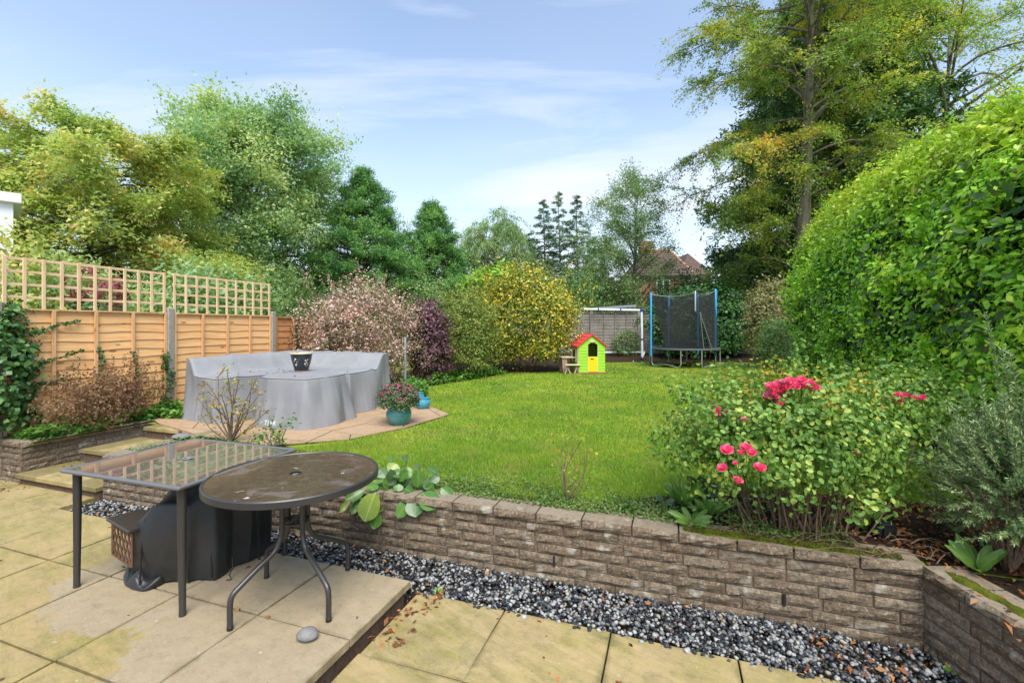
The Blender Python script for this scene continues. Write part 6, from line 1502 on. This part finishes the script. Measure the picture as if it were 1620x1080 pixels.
for k in range(12):
    p0, p1, w, mm, dy_ = BLF[k * 2]; e_ = P(520 + p0[0] / 7.2, 700 + p0[1] / 7.2, YW + dy_ * .4 + .02); b.tube([c0, c0.lerp(e_, .5) + Vector((0, 0, .02)), e_], .006, 5)
put('stems', b, LM['bed'], bg_, kind='stuff')
def rosette(name, label, loc, n, ln, wid, m, seed, set_, up=(.15, .8)):
    t = thing(name, label, 'plant', loc); rr = random.Random(seed); loc = Vector(loc)
    for k in range(n):
        a = k * 2.4 + rr.uniform(-.3, .3); e = rr.uniform(*up); l_ = ln * rr.uniform(.7, 1.15); tip = loc + Vector((math.cos(a) * math.cos(e), math.sin(a) * math.cos(e), math.sin(e))) * l_
        put_leaf(t, loc + Vector((math.cos(a), math.sin(a), 0)) * .012, tip, wid * rr.uniform(.8, 1.2), m, k, set_)
    return t
MF = bigleaf_mat('foxglove_leaf', (.10, .21, .030), (.16, .29, .05), (.24, .34, .10)); MD = bigleaf_mat('dark_leaf', (.035, .085, .028), (.07, .14, .045), (.12, .20, .08))
rosette('foxglove', 'foxglove rosette of upright bright green leaves left of the rose bush', G(1082, 800), 20, .20, .042, MF, 1, NLf, (.5, 1.2))
rosette('foxglove', 'flatter pale green leaf rosette at the wall edge, nearest the rose bush', G(1095, 828), 16, .155, .038, MF, 2, NLf, (.1, .6))
rosette('foxglove', 'third green leaf rosette, close under the left side of the rose bush', G(1120, 812), 15, .17, .040, MF, 12, NLf, (.3, 1.0))
rosette('dark_leaved_plant', 'dark grey-green leafy plant just behind the foxglove rosettes', G(1108, 782), 10, .18, .075, MD, 3, NLf, (.3, 1.1))
rosette('foxglove', 'small seedling rosette behind the lawn edge, left of the foxgloves', G(1052, 796), 8, .09, .032, ML3, 4, NLf, (.2, .9))
rosette('strap_leaved_plant', 'tuft of strap leaves beside the black garden light', G(1372, 838), 9, .17, .028, MF, 5, NLf, (.7, 1.3))
rosette('strap_leaved_plant', 'pair of broad green leaves growing at the wall corner, right edge', G(1545, 900), 8, .17, .050, MF, 6, NLf, (.3, 1.1))
rosette('seedling', 'small green seedling in the gravel by the wall corner', Vector((*G(1505, 1062, -.1)[:2], -.1)), 7, .045, .026, MF, 7, NLf, (.2, .9))
rosette('seedling', 'small green weed in the gravel at the corner of the raised paving', Vector((*G(694, 938, -.1)[:2], -.1)), 7, .05, .018, MF, 8, NLf, (.2, .9))

# ================================================================== ROSES
def rose_mesh(seed):
    rr = random.Random(seed); V_, F_ = [], []
    for ring_, (n, r, h, op) in enumerate(((4, .25, .55, .15), (5, .55, .50, .55), (6, .85, .36, 1.0))):
        for k in range(n):
            a = 2 * PI * k / n + ring_ * .7 + rr.uniform(-.15, .15); wd = 1.35 * r + .18; o = len(V_)
            for i in range(3):
                q = i / 2
                for j in range(3):
                    s = (j - 1); rad = r * (.25 + .75 * q ** .7) + op * .10 * q * q; aa = a + s * wd * .5 * (.5 + .6 * q) / max(rad, .25) * .9; V_.append((rad * math.cos(aa), rad * math.sin(aa), -.35 + (h + .35) * q ** .8 - .10 * abs(s) * q - .12 * op * q * q + rr.uniform(-.03, .03)))
            F_ += [(o + i * 3 + j, o + i * 3 + j + 1, o + i * 3 + j + 4, o + i * 3 + j + 3) for i in range(2) for j in range(2)]
    V_ = [(x, y, z) for x, y, z in V_]
    return npmesh('rose_bloom', V_, F_, True)
def petal_mat(name, c1, c2):
    m = mat(name, c1, .5, 0, .3); t = NT(m); c = t.mix(t.rng(t.island(), 0, 1), c1, c2); t.col(c)
    tr = t.n('ShaderNodeBsdfTranslucent'); t.l(c, tr.inputs['Color']); ms = t.n('ShaderNodeMixShader'); ms.inputs[0].default_value = .3; t.l(t.b.outputs[0], ms.inputs[1]); t.l(tr.outputs[0], ms.inputs[2]); t.l(ms.outputs[0], t.o.inputs[0]); return m
M['rosep'] = petal_mat('rose_petal', (.84, .045, .17), (.92, .26, .40)); M['rosep2'] = petal_mat('faded_rose_petal', (.72, .20, .30), (.80, .36, .42))
RM = [rose_mesh(k) for k in range(4)]
rcx, rcy = PX(1265, 2.95), 2.98
rb = thing('rose_bush', 'leafy rose bush with bright pink blooms on the bed above the wall', 'rose bush', (rcx, rcy, ZL))
shrub('', '', '', (rcx - .08, rcy, .88), (.76, .50, .38), 13500, (.030, .021), LM['rose'], 101, None, hexa=True, root=rb, puff=.10, shell=.6, bump=.25, base_z=.46, low=-.7, spikes=26)
shrub('', '', '', (PX(1415, 3.4), 3.42, 1.02), (.46, .42, .30), 5500, (.030, .021), LM['rose'], 102, None, hexa=True, root=rb, puff=.10, shell=.6, bump=.25, base_z=.66, low=-.7, spikes=14)
shrub('', '', '', (PX(1240, 3.2), 3.15, 1.08), (.55, .35, .22), 900, (.030, .021), LM['yellowing'], 103, None, hexa=True, root=rb, puff=.11, shell=.3, bump=.25, base_z=.8, low=-.1)
rng = np.random.default_rng(104); paths = []
for k in range(64):
    a = rng.uniform(0, 6.28); q = rng.uniform(.2, .95); p1 = np.array([rcx + math.cos(a) * q * .72 + .05, rcy + math.sin(a) * q * .45, rng.uniform(.7, 1.15)]); p0 = np.array([rcx + (p1[0] - rcx) * .55 + rng.normal() * .06, rcy - .05 + (p1[1] - rcy) * .45 + rng.normal() * .05, ZL - .03]); md = (p0 + p1) / 2 + rng.normal(size=3) * .05
    s_ = np.linspace(0, 1, 7)[:, None]; paths.append((p0 * (1 - s_) ** 2 + md * 2 * s_ * (1 - s_) + p1 * s_ ** 2, np.linspace(rng.uniform(.004, .008), .0025, 7)))
for k in range(26):      # prunings lying on the soil in front
    p0 = np.array([rcx + rng.uniform(-.3, .7), rcy + rng.uniform(-.42, -.15), ZL + .01]); d_ = np.array([rng.uniform(-.35, .35), rng.uniform(-.25, .05), rng.uniform(0, .05)]); s_ = np.linspace(0, 1, 5)[:, None]; paths.append((p0 + d_ * s_ + np.array([0, 0, .03]) * np.sin(s_ * 3.1), np.full(5, .003)))
v, f = tubes_np(paths, 5); put('stems', npmesh('stems', v, f, True), ST, rb, kind='stuff')
BLM = [(1202, 740, 9.5, 0), (1167, 760, 8.5, 0), (1143, 740, 8, 0), (1150, 712, 10, 0), (1180, 708, 9, 0), (1190, 716, 7, 0), (1172, 716, 6, 0), (1134, 646, 7, 0), (1134, 655, 6, 0), (1148, 652, 5, 1), (1162, 657, 5, 1), (1233, 652, 7, 1), (1353, 718, 6, 1), (1178, 664, 6, 1), (1163, 732, 4, 0)]
rr = random.Random(12)
for k in range(44):
    u_ = rr.random(); x = 1212 + 82 * u_; y = 614 - 13 * math.sin(u_ * 3.0) * (.6 + .4 * rr.random()) + rr.uniform(-4, 9) + (10 if u_ < .4 and rr.random() < .4 else 0); BLM.append((x, y, rr.uniform(4.5, 8), rr.random() < .35))
for k in range(9): BLM.append((1408 + 6 * k + rr.uniform(-3, 3), 628 + rr.uniform(-5, 7), rr.uniform(5, 7), rr.random() < .3))
for k in range(8): BLM.append((1222 + rr.uniform(-12, 22), 632 + rr.uniform(-5, 8), rr.uniform(3.5, 5), 0))
hub = MB()
for k, (x, y, r, fade) in enumerate(BLM):
    dy_ = 2.52 if 700 < y < 770 and x < 1210 else (2.98 if x > 1395 else (2.62 if y > 700 else 2.80)); q = P(x, y, dy_ + rr.uniform(-.03, .03)); o = bpy.data.objects.new('rose_bloom', RM[k % 4]); C.objects.link(o)
    if not o.data.materials: o.data.materials.append(None)
    o.material_slots[0].link = 'OBJECT'; o.material_slots[0].material = M['rosep2'] if fade else M['rosep']; sc = r / FPX * dy_; o.scale = (sc * 1.1, sc * 1.1, sc * 1.5); o.location = q
    toc = (Vector((0, 0, CAMZ)) - q).normalized(); d_ = (toc * .55 + Vector((rr.uniform(-.5, .5), rr.uniform(-.3, .3), .8))).normalized(); o.rotation_mode = 'QUATERNION'; o.rotation_quaternion = d_.to_track_quat('Z', 'Y')
    o.parent = rb; o.matrix_parent_inverse = base_matrix(rb).inverted(); hub.tube([q - d_ * sc * .3, q - d_ * .05 - Vector((0, 0, .05)), q - Vector((0, -.05, .15))], .0025, 4)
put('flower_stalks', hub, LM['bed'], rb, kind='stuff')
def twig_plant(name, label, cat, base, tips, leafm, leaf, n, seed, r=.007, hips=None):
    rng = np.random.default_rng(seed); base = Vector(base); t = thing(name, label, cat, tuple(base)); paths = []; LPs = []; hp = []
    for k, tp_ in enumerate(tips):
        tp_ = Vector(tp_); md = base.lerp(tp_, .45) + Vector(rng.normal(size=3) * .035); pts = np.array([tuple(v) for v in catmull([base, md, tp_], 5)]); paths.append((pts, np.linspace(r, r * .35, len(pts))))
        for j in range(3):
            i = rng.integers(4, len(pts)); e = pts[i] + rng.normal(size=3) * .07 + np.array([0, 0, .05]); paths.append((np.stack([pts[i], (pts[i] + e) / 2 + rng.normal(size=3) * .01, e]), np.array([r * .4, r * .35, r * .2]))); LPs.append(e[None] + rng.normal(size=(n, 3)) * .035); hp.append(e)
        LPs.append(pts[-1][None] + rng.normal(size=(n, 3)) * .04); hp.append(pts[-1])
    v, f = tubes_np(paths, 5); put('stems', npmesh('stems', v, f, True), ST, t, kind='stuff'); LPs = np.vstack(LPs); leaves('foliage', LPs, rng.normal(size=LPs.shape) + np.array([0, 0, .5]), leafm, leaf[0], leaf[1], rng, t)
    if hips:
        b = MB(); 
        for q in hp[::1]:
            if rng.random() < .7: b.lathe([(.001, -.008), (.007, -.004), (.008, .002), (.001, .009)], 6, tuple(np.array(q) + rng.normal(size=3) * .015))
        put('rose_hips', b, mat('rose_hip', (.32, .03, .03), .35), t, kind='stuff')
    return t
yb = 5.15; base = P(366, 694, yb); base.z = ZL
tips = [P(x, y, yb + rr.uniform(-.15, .15)) for x, y in ((312, 628), (328, 606), (345, 596), (360, 592), (378, 600), (398, 606), (412, 622), (405, 600), (335, 640), (388, 640), (318, 655), (370, 615), (350, 625), (425, 648))]
twig_plant('rose_hip_bush', 'thin twiggy rose with red hips and yellowing leaves in front of the covered sofa', 'rose bush', base, tips, LM['yellowing'], (.034, .024), 6, 201, .010, True)
yb = 3.42; base = P(898, 808, yb); base.z = ZL
tips = [P(x, y, yb + rr.uniform(-.06, .06)) for x, y in ((878, 722), (888, 700), (905, 688), (922, 694), (930, 705), (912, 735), (925, 722))]
twig_plant('young_rose', 'spindly young rose with a few yellow leaves on the lawn edge', 'rose bush', base, tips, LM['yellowing'], (.030, .020), 3, 202, .005)
yb = 4.9; base = P(432, 704, yb); base.z = ZL
tips = [P(x, y, yb) for x, y in ((420, 682), (430, 676), (440, 684), (412, 690), (447, 690), (436, 690))]
twig_plant('young_shrub', 'small green sapling shrub behind the glass table, right of the rose-hip bush', 'plant', base, tips, LM['bed'], (.040, .026), 7, 203, .005)
for k, (x, yb_, py, lab) in enumerate(((1545, 2.75, 870, 'thin leafy sapling in front of the rosemary'), (1480, 3.0, 840, 'small blue-green leafy sapling between the rose bush and the rosemary'))):
    base = P(x, py, yb_); base.z = ZL; tips = [P(x + rr.uniform(-28, 20), py - rr.uniform(60, 150), yb_ + rr.uniform(-.08, .08)) for _ in range(5)]; twig_plant('sapling', lab, 'plant', base, tips, LM['greenshrub'], (.036, .022), 7, 210 + k, .004)

# ================================================================== ROSEMARY
rng = np.random.default_rng(111)
rmx, rmy = PX(1606, 2.42), 2.45
rm = thing('rosemary_bush', 'grey-green needle-leaved rosemary bush growing at the right edge, one long spike rising', 'rosemary', (rmx, rmy, ZL)); stems_ = []; LPn, LAn = [], []
def sprig(p0, d, ln, r=.003, dens=300, nl=.026):
    k = 7; s_ = np.linspace(0, 1, k)[:, None]; bend = rng.normal(size=3) * .08 * ln + np.array([0, 0, .12 * ln]); pts = p0 + d * ln * s_ + bend * s_ ** 2; stems_.append((pts, np.linspace(r, r * .4, k)))
    n = int(ln * dens); u_ = rng.random(n) ** .8; i = np.clip((u_ * (k - 1)).astype(int), 0, k - 2); fr = (u_ * (k - 1) - i)[:, None]; c = pts[i] * (1 - fr) + pts[i + 1] * fr; dd = unit(pts[-1] - pts[0]); rad = unit(np.cross(rng.normal(size=(n, 3)), dd)); ax_ = unit(rad + dd * .9); LPn.append(c + ax_ * nl * .5); LAn.append(ax_)
for k in range(560):
    a = rng.uniform(0, 6.28); e = rng.uniform(-.75, 1.45); d = unit(np.array([math.cos(a) * math.cos(e), math.sin(a) * math.cos(e), math.sin(e)])); q = rng.uniform(.1, .80); c = np.array([rmx + .04, rmy, ZL + .40]) + d * np.array([.30, .32, .42]) * q
    sprig(c, unit(d + np.array([0, 0, .35])), rng.uniform(.12, .26))
for (px, py, py1, y_) in ((1588, 690, 512, 2.55), (1598, 640, 556, 2.45), (1512, 700, 645, 2.5), (1560, 680, 610, 2.5), (1610, 640, 560, 2.3)):
    p0 = np.array(P(px, py, y_)); p1 = np.array(P(px - 6, py1, y_)); sprig(p0, unit(p1 - p0), np.linalg.norm(p1 - p0), .003, 420)
for k in range(16): 
    a = rng.uniform(0, 6.28); stems_.append((np.stack([np.array([rmx, rmy, ZL - .03]), np.array([rmx + .1 * math.cos(a), rmy + .1 * math.sin(a), ZL + .2]), np.array([rmx + .26 * math.cos(a), rmy + .26 * math.sin(a), ZL + .45])]), np.array([.012, .008, .004])))
v, f = tubes_np(stems_, 4); put('stems', npmesh('stems', v, f, True), ST, rm, kind='stuff')
LPn = np.vstack(LPn); LAn = np.vstack(LAn); nn_ = unit(np.cross(LAn, rng.normal(size=LAn.shape))); v, f = leafquads(LPn, nn_, LAn, np.full(len(LPn), .029) * rng.uniform(.7, 1.2, len(LPn)), .0058, .05); put('needles', npmesh('needles', v, f), LM['rosemary'], rm, kind='stuff')

# ================================================================== CHRYSANTHEMUM
ch_c = (pl.x, pl.y, ZL + .33)
cr_ = shrub('chrysanthemum', 'dome of dark pink chrysanthemum buds growing in the turquoise pot', 'flowers', ch_c, (.255, .255, .20), 4200, (.030, .017), LM['chrys'], 121, None, base_z=ZL + .19, puff=.05, shell=.35, bump=.05, low=-.5)
rng = np.random.default_rng(122); d = unit(rng.normal(size=(620, 3))); d = d[(d[:, 2] > -.05) & (rng.random(620) < .35 + .65 * np.clip(d[:, 2], 0, 1))]; pc = np.array(ch_c) + d * np.array([.26, .26, .208])
pos = np.repeat(pc, 5, 0) + rng.normal(size=(len(pc) * 5, 3)) * .006; leaves('blossoms', pos, np.repeat(d, 5, 0) + rng.normal(size=pos.shape) * .5, LM['chrysf'], .022, .013, rng, cr_)
